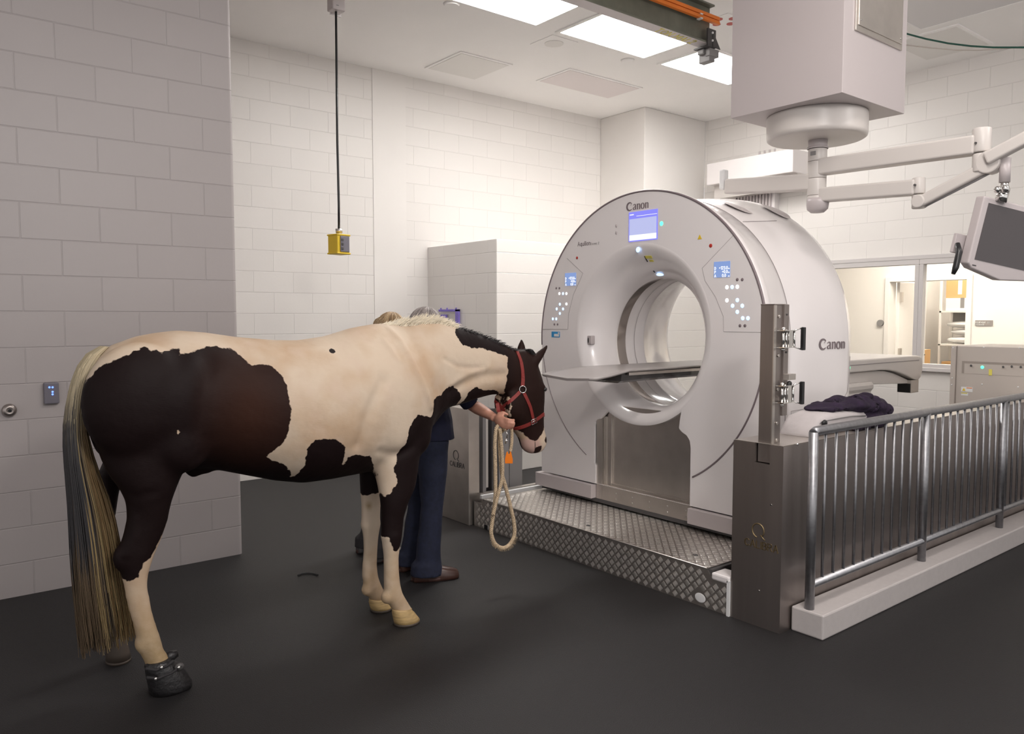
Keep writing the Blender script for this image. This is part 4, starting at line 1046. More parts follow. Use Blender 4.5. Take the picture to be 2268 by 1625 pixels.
# =====================================================================
# LIVING FIGURES
# =====================================================================
def evaluated(mb, mods):
    me = bpy.data.meshes.new('tmp'); me.from_pydata(mb.v, [], mb.f); 
    bm = bmesh.new(); bm.from_mesh(me); bmesh.ops.recalc_face_normals(bm, faces=bm.faces); bm.to_mesh(me); bm.free()
    o = bpy.data.objects.new('tmp', me); C.objects.link(o)
    for kind, kw in mods:
        md = o.modifiers.new(kind, kind)
        for k, v in kw.items(): setattr(md, k, v)
    bpy.context.view_layer.update()
    dg = bpy.context.evaluated_depsgraph_get()
    m2 = bpy.data.meshes.new_from_object(o.evaluated_get(dg))
    bpy.data.objects.remove(o); bpy.data.meshes.remove(me)
    return m2
def organic(name, mb, m, parent, voxel=.012, smooth=6, factor=.5):
    me = evaluated(mb, [('REMESH', dict(mode='VOXEL', voxel_size=voxel)), ('SMOOTH', dict(iterations=smooth, factor=factor))])
    me.name = name; me.materials.clear(); me.materials.append(MATS[m] if isinstance(m, str) else m)
    me.polygons.foreach_set('use_smooth', [True] * len(me.polygons)); me.update()
    o = bpy.data.objects.new(name, me); C.objects.link(o)
    if parent is not None: put_under(o, parent)
    return o
def tanphi(p): return p.x / p.y      # slope of the line of sight over the y axis, for reading true widths off the photo
def sring(c, e1, e2, n=28, p=2.0, egg=0.0):
    out = []
    for i in range(n):
        a = 2 * PI * i / n; ca, sa = math.cos(a), math.sin(a)
        ca = math.copysign(abs(ca) ** (2 / p), ca); sa = math.copysign(abs(sa) ** (2 / p), sa)
        out.append(c + e1 * ca + e2 * sa * (1 - egg * max(0, ca) ** 2))
    return out
def limb(mb, sts, n=20, p=2.0):
    """stations (xl, yl, xr, yr, halfwidth, world y): left and right outline pixels on the plane world-y"""
    rg = []
    for xl, yl, xr, yr, w, Y in sts:
        a = at(xl, yl, 1, Y); b = at(xr, yr, 1, Y); c = (a + b) / 2; e = (b - a) / 2
        L = e.length; k = w * tanphi(c); L2 = math.sqrt(max(L * L - k * k, (L * .55) ** 2))
        rg.append(sring(c, e * (L2 / L), Vector((0, w, 0)), n, p))
    mb.loft(rg)
def tall(mb, sts, n=36, p=2.2):
    """stations (xt, yt, xb, yb, halfwidth, world y, egg): top and bottom outline pixels"""
    rg = []
    for xt, yt, xb, yb, w, Y, egg in sts:
        a = at(xt, yt, 1, Y); b = at(xb, yb, 1, Y); c = (a + b) / 2; e = (a - b) / 2
        rg.append(sring(c, e, Vector((0, w, 0)), n, p, egg))
    mb.loft(rg)

# ---------------- horse ----------------
YS = 3.56
horse = thing('horse', 'brown and white pinto horse standing with lowered head in red halter', 'horse', (1.45, YS, 0))
hb = MB()
tall(hb, [(190, 862, 192, 915, .06, YS, 0), (196, 830, 198, 965, .15, YS, 0), (212, 795, 212, 1000, .205, YS, .1), (240, 766, 240, 1020, .25, YS, .15), (300, 744, 300, 1030, .285, YS, .18), (345, 736, 345, 1035, .295, YS, .2), (390, 731, 395, 1035, .295, YS, .22), (450, 735, 455, 1035, .28, YS, .22), (520, 745, 525, 1048, .275, YS, .2), (600, 752, 600, 1062, .295, YS, .2),
          (660, 753, 660, 1067, .305, YS, .2), (720, 744, 720, 1059, .30, YS, .25), (780, 725, 780, 1048, .285, YS, .35), (830, 716, 830, 1038, .265, YS, .45), (870, 716, 868, 1020, .245, YS, .5), (905, 722, 900, 1000, .225, YS, .4), (930, 745, 925, 975, .19, YS, .2), (945, 790, 942, 945, .13, YS, .1)])
tall(hb, [(835, 745, 870, 1000, .13, YS, .5), (880, 722, 920, 980, .17, YS, .5), (925, 713, 958, 935, .15, YS, .4), (965, 712, 985, 905, .125, YS, .3), (1010, 722, 1020, 895, .108, YS + .005, .25), (1055, 737, 1055, 882, .098, YS + .01, .2), (1095, 754, 1085, 874, .093, YS + .015, .15), (1125, 767, 1112, 872, .09, YS + .02, .1), (1145, 778, 1130, 875, .08, YS + .02, .1)])
# haunch, stifle and shoulder muscle
for s in (-1, 1):
    c = at(292, 880, 1, YS); hb.ellipsoid((c.x, YS + s * .15, c.z - .01), .22, .14, .25)
    c = at(395, 965, 1, YS - .15); hb.ellipsoid((c.x, YS + s * .20, c.z), .13, .085, .15)
    c = at(850, 930, 1, YS - .1); hb.ellipsoid((c.x, YS + s * .165, c.z), .14, .095, .17)
    M = Matrix.Rotation(math.radians(-22), 3, 'Y'); c = at(885, 858, 1, YS - .1); hb.ellipsoid((c.x, YS + s * .14, c.z), .10, .075, .20, M)
    c = at(925, 955, 1, YS - .1); hb.ellipsoid((c.x - .02, YS + s * .10, c.z), .09, .095, .13)
YH = 3.43
limb(hb, [(196, 900, 470, 900, .10, 3.50), (200, 960, 460, 965, .145, 3.46), (222, 1020, 428, 1010, .13, 3.45), (240, 1055, 405, 1045, .115, 3.44), (262, 1082, 391, 1078, .098, YH), (277, 1112, 379, 1112, .083, YH), (280, 1150, 371, 1152, .070, YH), (271, 1188, 356, 1195, .060, YH), (259, 1222, 342, 1228, .055, YH), (257, 1243, 335, 1249, .050, YH), (266, 1268, 329, 1270, .043, YH),
          (274, 1300, 327, 1298, .035, YH), (279, 1330, 333, 1330, .033, YH), (287, 1360, 339, 1360, .033, YH), (296, 1390, 348, 1388, .037, YH), (302, 1418, 357, 1413, .044, YH), (307, 1442, 362, 1436, .043, YH), (318, 1466, 378, 1455, .043, YH), (330, 1490, 395, 1480, .048, YH)])
YF = 3.86
limb(hb, [(200, 930, 380, 950, .12, 3.68), (206, 1000, 330, 1010, .12, 3.74), (214, 1050, 275, 1050, .10, 3.80), (220, 1085, 264, 1085, .08, 3.83), (217, 1120, 259, 1120, .065, YF), (208, 1155, 252, 1160, .055, YF), (203, 1185, 246, 1190, .048, YF), (207, 1215, 243, 1215, .040, YF), (214, 1260, 245, 1260, .033, YF), (219, 1310, 251, 1310, .033, YF), (223, 1350, 260, 1345, .042, YF), (228, 1375, 266, 1368, .040, YF), (236, 1398, 275, 1390, .042, YF)])
YN = 3.42
limb(hb, [(800, 940, 950, 930, .085, 3.47), (806, 975, 948, 965, .10, 3.46), (818, 1010, 930, 1005, .098, 3.45), (826, 1042, 925, 1046, .085, 3.44), (835, 1075, 920, 1077, .072, 3.43), (841, 1110, 905, 1110, .060, YN), (843, 1140, 895, 1142, .052, YN), (843, 1170, 892, 1172, .047, YN), (844, 1190, 890, 1190, .048, YN), (846, 1208, 886, 1210, .044, YN), (849, 1232, 883, 1232, .037, YN), (849, 1262, 884, 1262, .034, YN),
          (849, 1293, 887, 1293, .035, YN), (851, 1316, 892, 1311, .042, YN), (857, 1334, 900, 1325, .041, YN), (866, 1350, 909, 1339, .040, YN), (874, 1364, 916, 1352, .042, YN)])
YG = 3.66
limb(hb, [(785, 960, 870, 960, .08, 3.63), (790, 1010, 862, 1010, .085, 3.64), (795, 1045, 852, 1050, .068, 3.65), (797, 1085, 846, 1085, .055, YG), (800, 1120, 843, 1120, .047, YG), (800, 1150, 842, 1150, .047, YG), (800, 1168, 841, 1170, .046, YG), (804, 1190, 838, 1192, .039, YG), (805, 1220, 836, 1220, .033, YG), (802, 1250, 835, 1250, .033, YG), (801, 1276, 838, 1276, .036, YG), (805, 1298, 845, 1294, .042, YG), (812, 1315, 853, 1310, .040, YG), (819, 1332, 862, 1325, .040, YG)])
# head
YD = 3.58
def headring(xl, yl, xr, yr, w, Y=YD, n=28, p=2.2):
    a = at(xl, yl, 1, Y); b = at(xr, yr, 1, Y); c = (a + b) / 2; e = (b - a) / 2
    L = e.length; k = w * tanphi(c); L2 = math.sqrt(max(L * L - k * k, (L * .5) ** 2))
    return sring(c, e * (L2 / L), Vector((0, w, 0)), n, p)
hb.loft([headring(*q) for q in [(1128, 778, 1163, 772, .045), (1119, 796, 1181, 787, .075), (1116, 818, 1191, 808, .088), (1114, 842, 1199, 832, .094), (1112, 866, 1205, 858, .098), (1107, 890, 1205, 880, .094), (1106, 912, 1204, 903, .085), (1113, 932, 1204, 920, .073), (1127, 948, 1204, 936, .063), (1140, 960, 1205, 949, .058), (1148, 973, 1208, 960, .056), (1151, 985, 1211, 970, .056), (1155, 995, 1210, 982, .052), (1163, 1002, 1205, 992, .045), (1172, 1005, 1197, 999, .03)]])
e_ = at(1182, 862, 1, YD)
for s in (-1, 1): hb.ellipsoid((e_.x, YD + s * .060, e_.z + .014), .044, .026, .024)
for s in (-1, 1):
    j = at(1130, 895, 1, YD); hb.ellipsoid((j.x + .01, YD + s * .055, j.z), .085, .035, .10)
def ear(base, tip, wid, Y):
    b = at(*base, 1, Y[0]); t_ = at(*tip, 1, Y[1]); rg = []
    d = (t_ - b)
    s = d.cross(Vector((0, 1, 0))).normalized()
    for k, (f, r) in enumerate([(-.3, .8), (0, 1), (.2, 1.08), (.4, 1.0), (.6, .85), (.8, .6), (.95, .42), (1.06, .3)]):
        rg.append(sring(b + d * f, s * wid * r, Vector((0, 1, 0)) * wid * .8 * r, 14))
    hb.loft(rg)
ear((1178, 808), (1212, 766), .030, (YD - .06, YD - .06))
ear((1154, 785), (1156, 752), .030, (YD + .06, YD + .07))
# fetlocks and knees
for px, py, Y, rx, ry, rz in [(856, 1322, YN, .030, .036, .036), (812, 1306, YG, .030, .034, .034), (316, 1424, YH, .034, .038, .040), (238, 1368, YF, .032, .036, .036), (867, 1184, YN, .058, .052, .055), (821, 1160, YG, .056, .050, .052), (268, 1236, YH, .032, .036, .055)]:
    c = at(px, py, 1, Y); hb.ellipsoid((c.x, Y, c.z), rx, ry, rz)
# sheath
c = at(430, 1035, 1, YS); hb.ellipsoid((c.x, YS, c.z), .045, .045, .045); c = at(457, 1040, 1, YS); hb.ellipsoid((c.x, YS, c.z + .01), .035, .035, .032); c = at(440, 1015, 1, YS); hb.ellipsoid((c.x, YS, c.z + .02), .10, .08, .07)

# coat: brown patches as distance-to-patch values kept on the mesh, edges broken up in the shader
coat = bpy.data.materials.new('pinto_coat'); coat.use_nodes = True
nt = coat.node_tree; N = nt.nodes; L = nt.links; b = N['Principled BSDF']
at1 = N.new('ShaderNodeAttribute'); at1.attribute_name = 'patch'
at2 = N.new('ShaderNodeAttribute'); at2.attribute_name = 'pink'
at3 = N.new('ShaderNodeAttribute'); at3.attribute_name = 'rust'
tc = N.new('ShaderNodeTexCoord')
def noise(scale, det=4, st=None):
    n = N.new('ShaderNodeTexNoise'); n.inputs['Scale'].default_value = scale; n.inputs['Detail'].default_value = det
    if st:
        mp = N.new('ShaderNodeMapping'); mp.inputs['Scale'].default_value = st; L.new(tc.outputs['Object'], mp.inputs[0]); L.new(mp.outputs[0], n.inputs['Vector'])
    else: L.new(tc.outputs['Object'], n.inputs['Vector'])
    return n
def math_(op, a, b_=None, c=None):
    m = N.new('ShaderNodeMath'); m.operation = op
    for i, v in enumerate((a, b_, c)):
        if v is None: continue
        if isinstance(v, (int, float)): m.inputs[i].default_value = v
        else: L.new(v, m.inputs[i])
    return m.outputs[0]
def mixc(f, c1, c2):
    m = N.new('ShaderNodeMix'); m.data_type = 'RGBA'; 
    if isinstance(f, (int, float)): m.inputs[0].default_value = f
    else: L.new(f, m.inputs[0])
    for i, v in ((6, c1), (7, c2)):
        if isinstance(v, tuple): m.inputs[i].default_value = (*v, 1)
        else: L.new(v, m.inputs[i])
    return m.outputs[2]
n1 = noise(42, 5); j = math_('MULTIPLY_ADD', n1.outputs['Fac'], .024, -.012)
n1b = noise(14, 2); j2 = math_('MULTIPLY_ADD', n1b.outputs['Fac'], .012, -.006)
d = math_('ADD', math_('ADD', at1.outputs['Fac'], j), j2)
msk = N.new('ShaderNodeMapRange'); msk.interpolation_type = 'SMOOTHSTEP'; L.new(d, msk.inputs[0]); msk.inputs[1].default_value = -.0022; msk.inputs[2].default_value = .0022
n2 = noise(3.2, 4); r2 = N.new('ShaderNodeMapRange'); L.new(n2.outputs['Fac'], r2.inputs[0]); r2.inputs[1].default_value = .42; r2.inputs[2].default_value = .62
white = mixc(r2.outputs[0], (.60, .49, .38), (.50, .36, .245))
n3 = noise(9, 6); r3 = N.new('ShaderNodeMapRange'); L.new(n3.outputs['Fac'], r3.inputs[0]); r3.inputs[1].default_value = .5; r3.inputs[2].default_value = .75; r3.inputs[4].default_value = .5
white = mixc(r3.outputs[0], white, (.58, .45, .36))
at4 = N.new('ShaderNodeAttribute'); at4.attribute_name = 'tan_tint'
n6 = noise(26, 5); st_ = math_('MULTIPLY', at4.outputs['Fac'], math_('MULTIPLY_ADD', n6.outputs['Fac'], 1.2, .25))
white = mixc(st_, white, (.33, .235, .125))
white = mixc(at2.outputs['Fac'], white, (.46, .30, .255))
dark = mixc(at3.outputs['Fac'], (.0095, .0045, .0045), (.032, .011, .006))
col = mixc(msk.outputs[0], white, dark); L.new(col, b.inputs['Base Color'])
b.inputs['Roughness'].default_value = .6; b.inputs['Sheen Weight'].default_value = .0; b.inputs['Sheen Roughness'].default_value = .4
b.inputs['Specular IOR Level'].default_value = .14
n4 = noise(240, 3, (.25, 1, 1)); n5 = noise(5, 3)
bp = N.new('ShaderNodeBump'); bp.inputs['Strength'].default_value = .18; bp.inputs['Distance'].default_value = .003; L.new(n4.outputs['Fac'], bp.inputs['Height'])
bp2 = N.new('ShaderNodeBump'); bp2.inputs['Strength'].default_value = .35; bp2.inputs['Distance'].default_value = .03; L.new(n5.outputs['Fac'], bp2.inputs['Height']); L.new(bp.outputs[0], bp2.inputs['Normal'])
L.new(bp2.outputs[0], b.inputs['Normal'])
MATS['coat'] = coat

hme = evaluated(hb, [('REMESH', dict(mode='VOXEL', voxel_size=.011)), ('SMOOTH', dict(iterations=8, factor=.5))])
nv = len(hme.vertices); co = np.empty(nv * 3); hme.vertices.foreach_get('co', co); co = co.reshape(-1, 3)
ed = np.empty(len(hme.edges) * 2, np.int32); hme.edges.foreach_get('vertices', ed); ed = ed.reshape(-1, 2)
deg = np.bincount(ed.ravel(), minlength=nv).astype(float)[:, None]
wt = (np.clip((co[:, 2] - .72) / .12, 0, 1) * np.clip((2.62 - co[:, 0]) / .15, 0, 1))[:, None]
for it in range(120):
    acc = np.zeros_like(co)
    for k in range(3):
        acc[:, k] = np.bincount(ed[:, 0], co[ed[:, 1], k], nv) + np.bincount(ed[:, 1], co[ed[:, 0], k], nv)
    co = co + (acc / deg - co) * (.62 if it % 2 == 0 else -.60) * wt
ws = (np.clip((co[:, 2] - .95) / .1, 0, 1) * np.clip((co[:, 0] - 1.7) / .1, 0, 1) * np.clip((2.45 - co[:, 0]) / .1, 0, 1) * np.clip((1.50 - co[:, 2]) / .05, 0, 1))[:, None]
for it in range(40):
    acc = np.zeros_like(co)
    for k in range(3):
        acc[:, k] = np.bincount(ed[:, 0], co[ed[:, 1], k], nv) + np.bincount(ed[:, 1], co[ed[:, 0], k], nv)
    co = co + (acc / deg - co) * .6 * ws
# the hindquarters stand turned a little away
co[:, 0] += np.maximum(0, co[:, 1] - YS) * .42 * np.clip((1.15 - co[:, 0]) / .4, 0, 1) * np.clip((co[:, 2] - .88) / .2, 0, 1)
hme.vertices.foreach_set('co', co.ravel()); hme.update()
bvh = BVHTree.FromPolygons([tuple(v) for v in co], [tuple(p.vertices) for p in hme.polygons])
def hit(px, py):
    h = bvh.ray_cast(Vector(_C), Vector(ray(px, py)).normalized())
    return h
def side_xz(poly, Yd=3.42, low=9999):
    out = []
    for px, py in poly:
        h = hit(px, py)
        if h[0] is None or h[0].y > 3.62 or py > low: p = at(px, py, 1, Yd)
        else: p = h[0]
        out.append((p.x, p.z))
    return np.array(out)
def sdist(P, poly):
    """signed distance, positive inside"""
    a = poly; b_ = np.roll(poly, -1, 0); best = np.full(len(P), 1e9); ins = np.zeros(len(P), bool)
    for (x0, z0), (x1, z1) in zip(a, b_):
        dx, dz = x1 - x0, z1 - z0; L2 = dx * dx + dz * dz + 1e-12
        t = np.clip(((P[:, 0] - x0) * dx + (P[:, 1] - z0) * dz) / L2, 0, 1)
        best = np.minimum(best, np.hypot(P[:, 0] - x0 - t * dx, P[:, 1] - z0 - t * dz))
        c = ((z0 > P[:, 1]) != (z1 > P[:, 1])); 
        with np.errstate(divide='ignore', invalid='ignore'):
            xi = x0 + (P[:, 1] - z0) * dx / (dz if abs(dz) > 1e-12 else 1e-12)
        ins ^= c & (P[:, 0] < xi)
    return np.where(ins, best, -best)
# muscle relief: ridges and grooves drawn along the flank, mirrored to the far side
vn = np.empty(nv * 3); hme.vertices.foreach_get('normal', vn); vn = vn.reshape(-1, 3)
for line, wd, am, Yd in [([(862, 728), (885, 752), (905, 785), (922, 820), (940, 858), (955, 900)], .016, .010, 3.36), ([(852, 755), (868, 775), (884, 800)], .014, .006, 3.36), ([(905, 735), (935, 800), (965, 860)], .035, -.010, 3.40),
                         ([(985, 795), (1015, 812), (1045, 816), (1075, 813)], .012, -.007, 3.46), ([(1000, 868), (1040, 845), (1080, 832), (1115, 830)], .028, -.012, 3.47), ([(1000, 850), (1035, 828), (1080, 812)], .016, .006, 3.46),
                         ([(795, 985), (812, 930), (832, 880), (850, 845)], .035, -.014, 3.34), ([(840, 1000), (880, 1008), (915, 990)], .02, -.006, 3.33), ([(462, 800), (450, 880), (440, 960), (450, 1010)], .04, -.014, 3.32),
                         ([(560, 770), (640, 785), (720, 778)], .03, .004, 3.36), ([(380, 760), (350, 850), (330, 950)], .04, .006, 3.30), ([(262, 1090), (300, 1100), (340, 1090)], .02, -.004, 3.36), ([(300, 1150), (296, 1190), (280, 1230)], .012, .006, 3.37)]:
    q_ = side_xz(line, Yd); P0 = co[:, [0, 2]]; best = np.full(nv, 9.)
    for (x0, z0), (x1, z1) in zip(q_[:-1], q_[1:]):
        dx, dz = x1 - x0, z1 - z0; L2_ = dx * dx + dz * dz + 1e-9
        tt = np.clip(((P0[:, 0] - x0) * dx + (P0[:, 1] - z0) * dz) / L2_, 0, 1); best = np.minimum(best, np.hypot(P0[:, 0] - x0 - tt * dx, P0[:, 1] - z0 - tt * dz))
    co = co + vn * (am * np.exp(-(best / wd) ** 2) * np.clip(np.abs(vn[:, 1]) * 1.5 - .2, 0, 1) * (1 if q_[0][1] > .75 else (co[:, 1] < YS)))[:, None]
hme.vertices.foreach_set('co', co.ravel()); hme.update()
rump = [(183, 853), (192, 839), (214, 817), (238, 805), (262, 794), (277, 788), (292, 780), (306, 775), (321, 769), (329, 772), (336, 777), (349, 769), (350, 776), (355, 780), (373, 774), (386, 771), (400, 769), (397, 785), (417, 781), (440, 774), (455, 769), (469, 767), (491, 770), (508, 773), (521, 778), (536, 791), (547, 802), (558, 809), (567, 808), (576, 806), (595, 807), (606, 814), (613, 822), (622, 829), (628, 837), (637, 857), (639, 868), (640, 879), (642, 892), (645, 905), (643, 931), (637, 961), (624, 983), (606, 999), (589, 1009), (598, 1016), (612, 1022), (628, 1027), (643, 1042), (641, 1056),
        (654, 1053), (666, 1040), (676, 1031), (679, 1010), (681, 994), (690, 983), (698, 975), (715, 973), (735, 971), (750, 977), (761, 983), (765, 992), (763, 1001), (760, 1016), (757, 1031), (765, 1027), (772, 1012), (790, 1007), (808, 1009), (819, 1010), (827, 1031), (832, 1050), (800, 1110), (600, 1120), (420, 1120),
        (380, 1140), (356, 1190), (345, 1213), (335, 1232), (320, 1245), (312, 1262), (305, 1280), (297, 1281), (290, 1285), (272, 1286), (245, 1290), (228, 1230), (180, 1000), (172, 900)]
hinge = [(961, 916), (951, 925), (945, 920), (928, 918), (921, 924), (915, 932), (908, 946), (904, 961), (900, 980), (894, 988), (887, 994), (881, 1005), (878, 1017), (875, 1030), (874, 1042), (878, 1061), (872, 1079), (865, 1091), (857, 1101), (845, 1087), (838, 1072), (832, 1053), (827, 1040), (822, 1060), (826, 1110), (830, 1150), (838, 1189), (844, 1189), (853, 1191), (862, 1190), (867, 1204), (874, 1220), (881, 1221), (884, 1216), (900, 1200), (925, 1130), (975, 1060), (990, 930)]
throat1 = [(958, 925), (961, 884), (968, 878), (976, 875), (987, 862), (995, 857), (1005, 854), (1016, 863), (1022, 880), (1024, 898), (1018, 925), (985, 950)]
throat2 = [(1024, 900), (1027, 887), (1038, 869), (1047, 862), (1057, 858), (1066, 863), (1075, 865), (1090, 862), (1099, 865), (1103, 871), (1106, 885), (1105, 905), (1060, 930)]
mane_dark = [(1011, 727), (1008, 733), (1010, 742), (1018, 755), (1027, 766), (1045, 769), (1068, 771), (1083, 775), (1098, 780), (1112, 786), (1127, 790), (1124, 800), (1124, 812), (1126, 822), (1123, 832), (1122, 848), (1117, 862), (1116, 880), (1116, 897), (1124, 900), (1134, 899), (1131, 910), (1129, 924), (1130, 936), (1135, 947), (1146, 951), (1153, 956), (1162, 963), (1171, 970), (1186, 979), (1197, 965), (1205, 948), (1230, 935), (1240, 820), (1225, 740), (1150, 735), (1040, 700), (1020, 712)]
nostril = [(1205, 978), (1208, 969), (1217, 960), (1216, 974), (1209, 984)]
lip = [(1184, 995), (1190, 989), (1199, 988), (1198, 997), (1192, 1003), (1184, 1004)]
P = co[:, [0, 2]]
dd = np.full(nv, -1.0)
for pl, Yd in ((rump, 3.40), (hinge, 3.375), (throat1, 3.46), (throat2, 3.48), (mane_dark, 3.52), (nostril, 3.54), (lip, 3.54)):
    dd = np.maximum(dd, sdist(P, side_xz(pl, Yd, 1055 if pl is hinge else 9999)))
h0 = hit(735, 777)[0]; dd = np.maximum(dd, .017 - np.hypot((P[:, 0] - h0.x), (P[:, 1] - h0.z) * 1.6) + np.where(co[:, 1] > YS, -1, 0))
h0 = hit(395, 956)[0]; dd = np.where(co[:, 1] < YS, np.minimum(dd, np.hypot((P[:, 0] - h0.x) * 1.5, (P[:, 1] - h0.z)) - .010), dd)
# far legs: their own boundary between brown and white
zb1 = at(820, 1090, 1, YG).z; zb2 = at(240, 1290, 1, YF).z
far = (co[:, 1] > 3.575) & (co[:, 2] < .74)
fore = (co[:, 1] > 3.585) & (co[:, 2] < .86) & (co[:, 0] > 1.6); hind = far & (co[:, 0] < 1.3)
dd = np.where(fore, co[:, 2] - zb1 - .05 * (co[:, 0] - at(820, 1090, 1, YG).x), dd); dd = np.where(hind, co[:, 2] - zb2, dd)
at_ = hme.attributes.new('patch', 'FLOAT', 'POINT'); at_.data.foreach_set('value', dd.astype(np.float32))
mz = at(1165, 985, 1, YD)
pk = np.clip((.075 - np.hypot((co[:, 0] - mz.x) * .8, co[:, 2] - mz.z + .01)) / .03, 0, 1) * (co[:, 0] > 2.7)
fl = at(425, 1030, 1, YS)
at_ = hme.attributes.new('pink', 'FLOAT', 'POINT'); at_.data.foreach_set('value', pk.astype(np.float32))
rc = hit(560, 900)[0]; ru = np.clip(1.15 - np.hypot((co[:, 0] - rc.x) / .24, (co[:, 2] - rc.z) / .30), 0, 1)
hd = np.clip((co[:, 0] - 2.72) / .1, 0, 1) * .35
sn = np.clip((.52 - co[:, 2]) / .35, 0, 1) * np.where(co[:, 0] < 1.4, 1.0, .5)  # tan tint rising towards the hooves, stronger on the hind legs
kn = at(822, 1122, 1, 3.6); sn = np.maximum(sn, .9 * np.clip(1 - np.hypot((co[:, 0] - kn.x) / .02, (co[:, 2] - kn.z) / .035), 0, 1) * (co[:, 1] > 3.585))
at_ = hme.attributes.new('tan_tint', 'FLOAT', 'POINT'); at_.data.foreach_set('value', sn.astype(np.float32))
at_ = hme.attributes.new('rust', 'FLOAT', 'POINT'); at_.data.foreach_set('value', np.maximum(ru, hd).astype(np.float32))
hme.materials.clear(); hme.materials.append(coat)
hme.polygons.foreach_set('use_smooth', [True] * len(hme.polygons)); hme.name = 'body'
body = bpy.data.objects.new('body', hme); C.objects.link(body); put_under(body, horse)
# eyes
for s in (-1, 1):
    m_ = MB(); m_.ellipsoid((e_.x + .024, YD + s * .070, e_.z + .004), .019, .015, .015); plab(m_.build('eye', 'eye', horse), 'dark eye')
m_ = MB(); p0 = hit(1185, 978)[0] or at(1185, 978, 1, 3.53); p1 = hit(1185, 993)[0] or at(1185, 993, 1, 3.53)
m_.tube([p0, (p0 + p1) / 2, p1], [.002, .003, .002], 8); m_.build('mouth_line', 'hoof_dark', horse)
# hooves
def hoof(top, bot, w, Y, name='hoof', m='hoof'):
    (xl, yl, xr, yr), (bl, by, br, by2) = top, bot
    a = at(xl, yl, 1, Y); b_ = at(xr, yr, 1, Y); c = (a + b_) / 2; e = (b_ - a) / 2; k = w * tanphi(c); L_ = e.length; e = e * (math.sqrt(max(L_ * L_ - k * k, (L_ * .6) ** 2)) / L_)
    a = at(bl, by, 1, Y); b2 = at(br, by2, 1, Y); c2 = (a + b2) / 2; e2 = (b2 - a) / 2; e2.z = 0; k = w * 1.3 * tanphi(c2); L_ = e2.length; e2 = e2 * (math.sqrt(max(L_ * L_ - k * k, (L_ * .6) ** 2)) / L_)
    c2.z = .012
    m_ = MB(); rg = []
    for f in (-.12, 0, .25, .5, .75, 1):
        bulge = 1.0 if f > 0 else .93
        rg.append(sring(c.lerp(c2, max(f, 0)) + (Vector((0, 0, .008)) if f < 0 else Vector((0, 0, 0))), e.lerp(e2, max(f, 0)) * bulge, Vector((0, w * (1 + .3 * max(f, 0)), 0)) * bulge, 24))
    m_.loft(rg); o = m_.build(name, m, horse)
    m_ = MB(); m_.loft([sring(Vector((c2.x, c2.y, z)), e2 * 1.01, Vector((0, w * 1.31, 0)), 24) for z in (.001, .013)]); m_.build('hoof_sole', 'hoof_dark', horse)
hoof((866, 1353, 914, 1348), (872, 1378, 930, 1378), .046, YN - .005)
hoof((815, 1330, 864, 1326), (820, 1352, 869, 1350), .046, YG)
hoof((234, 1398, 276, 1392), (232, 1428, 290, 1428), .048, YF, m='hoof_dark')
# hair
def hair_mat(name, attr='tint'):
    m = bpy.data.materials.new(name); m.use_nodes = True; b = m.node_tree.nodes['Principled BSDF']
    a = m.node_tree.nodes.new('ShaderNodeAttribute'); a.attribute_name = attr; m.node_tree.links.new(a.outputs['Color'], b.inputs['Base Color'])
    b.inputs['Roughness'].default_value = .45; b.inputs['Specular IOR Level'].default_value = .4; MATS[name] = m; return m
hair_mat('horse_hair')
class Hair:
    def __init__(s): s.v = []; s.f = []; s.c = []
    def strand(s, pts, r0, r1, cols, n=4):
        k0 = len(s.v); K = len(pts)
        for i, p in enumerate(pts):
            t_ = (pts[min(i + 1, K - 1)] - pts[max(i - 1, 0)]); t_.normalize()
            a = t_.cross(Vector((0, 1, 0.2))); a.normalize(); b_ = a.cross(t_); f = i / (K - 1); r = r0 + (r1 - r0) * f
            if callable(cols): cc = cols(f)
            else: cc = cols
            for q in range(n):
                th = 2 * PI * q / n; s.v.append(tuple(p + a * (r * math.cos(th)) + b_ * (r * math.sin(th)))); s.c.append((*cc, 1))
        for i in range(K - 1):
            for q in range(n):
                a0 = k0 + i * n + q; a1 = k0 + i * n + (q + 1) % n; s.f.append((a0, a1, a1 + n, a0 + n))
    def build(s, name, parent, m='horse_hair'):
        me = bpy.data.meshes.new(name); me.from_pydata(s.v, [], s.f); me.materials.append(MATS[m])
        ca = me.color_attributes.new('tint', 'FLOAT_COLOR', 'POINT'); ca.data.foreach_set('color', [x for c in s.c for x in c])
        me.polygons.foreach_set('use_smooth', [True] * len(me.polygons)); me.update()
        o = bpy.data.objects.new(name, me); C.objects.link(o); put_under(o, parent); return o
def lerp_path(path, t_):
    n = len(path) - 1; x = min(max(t_, 0), .9999) * n; i = int(x); f = x - i
    return (path[i][0] * (1 - f) + path[i + 1][0] * f, path[i][1] * (1 - f) + path[i + 1][1] * f)
random.seed(5)
TLp = [(222, 768), (190, 786), (170, 815), (156, 855), (147, 900), (141, 950), (142, 1010), (147, 1070), (152, 1130), (156, 1190), (160, 1250), (165, 1310), (171, 1370), (177, 1420), (181, 1460)]
TRp = [(240, 768), (222, 788), (207, 815), (195, 850), (189, 890), (190, 935), (197, 980), (212, 1030), (232, 1080), (250, 1135), (262, 1190), (272, 1250), (283, 1310), (294, 1365), (300, 1415)]
H_ = Hair()
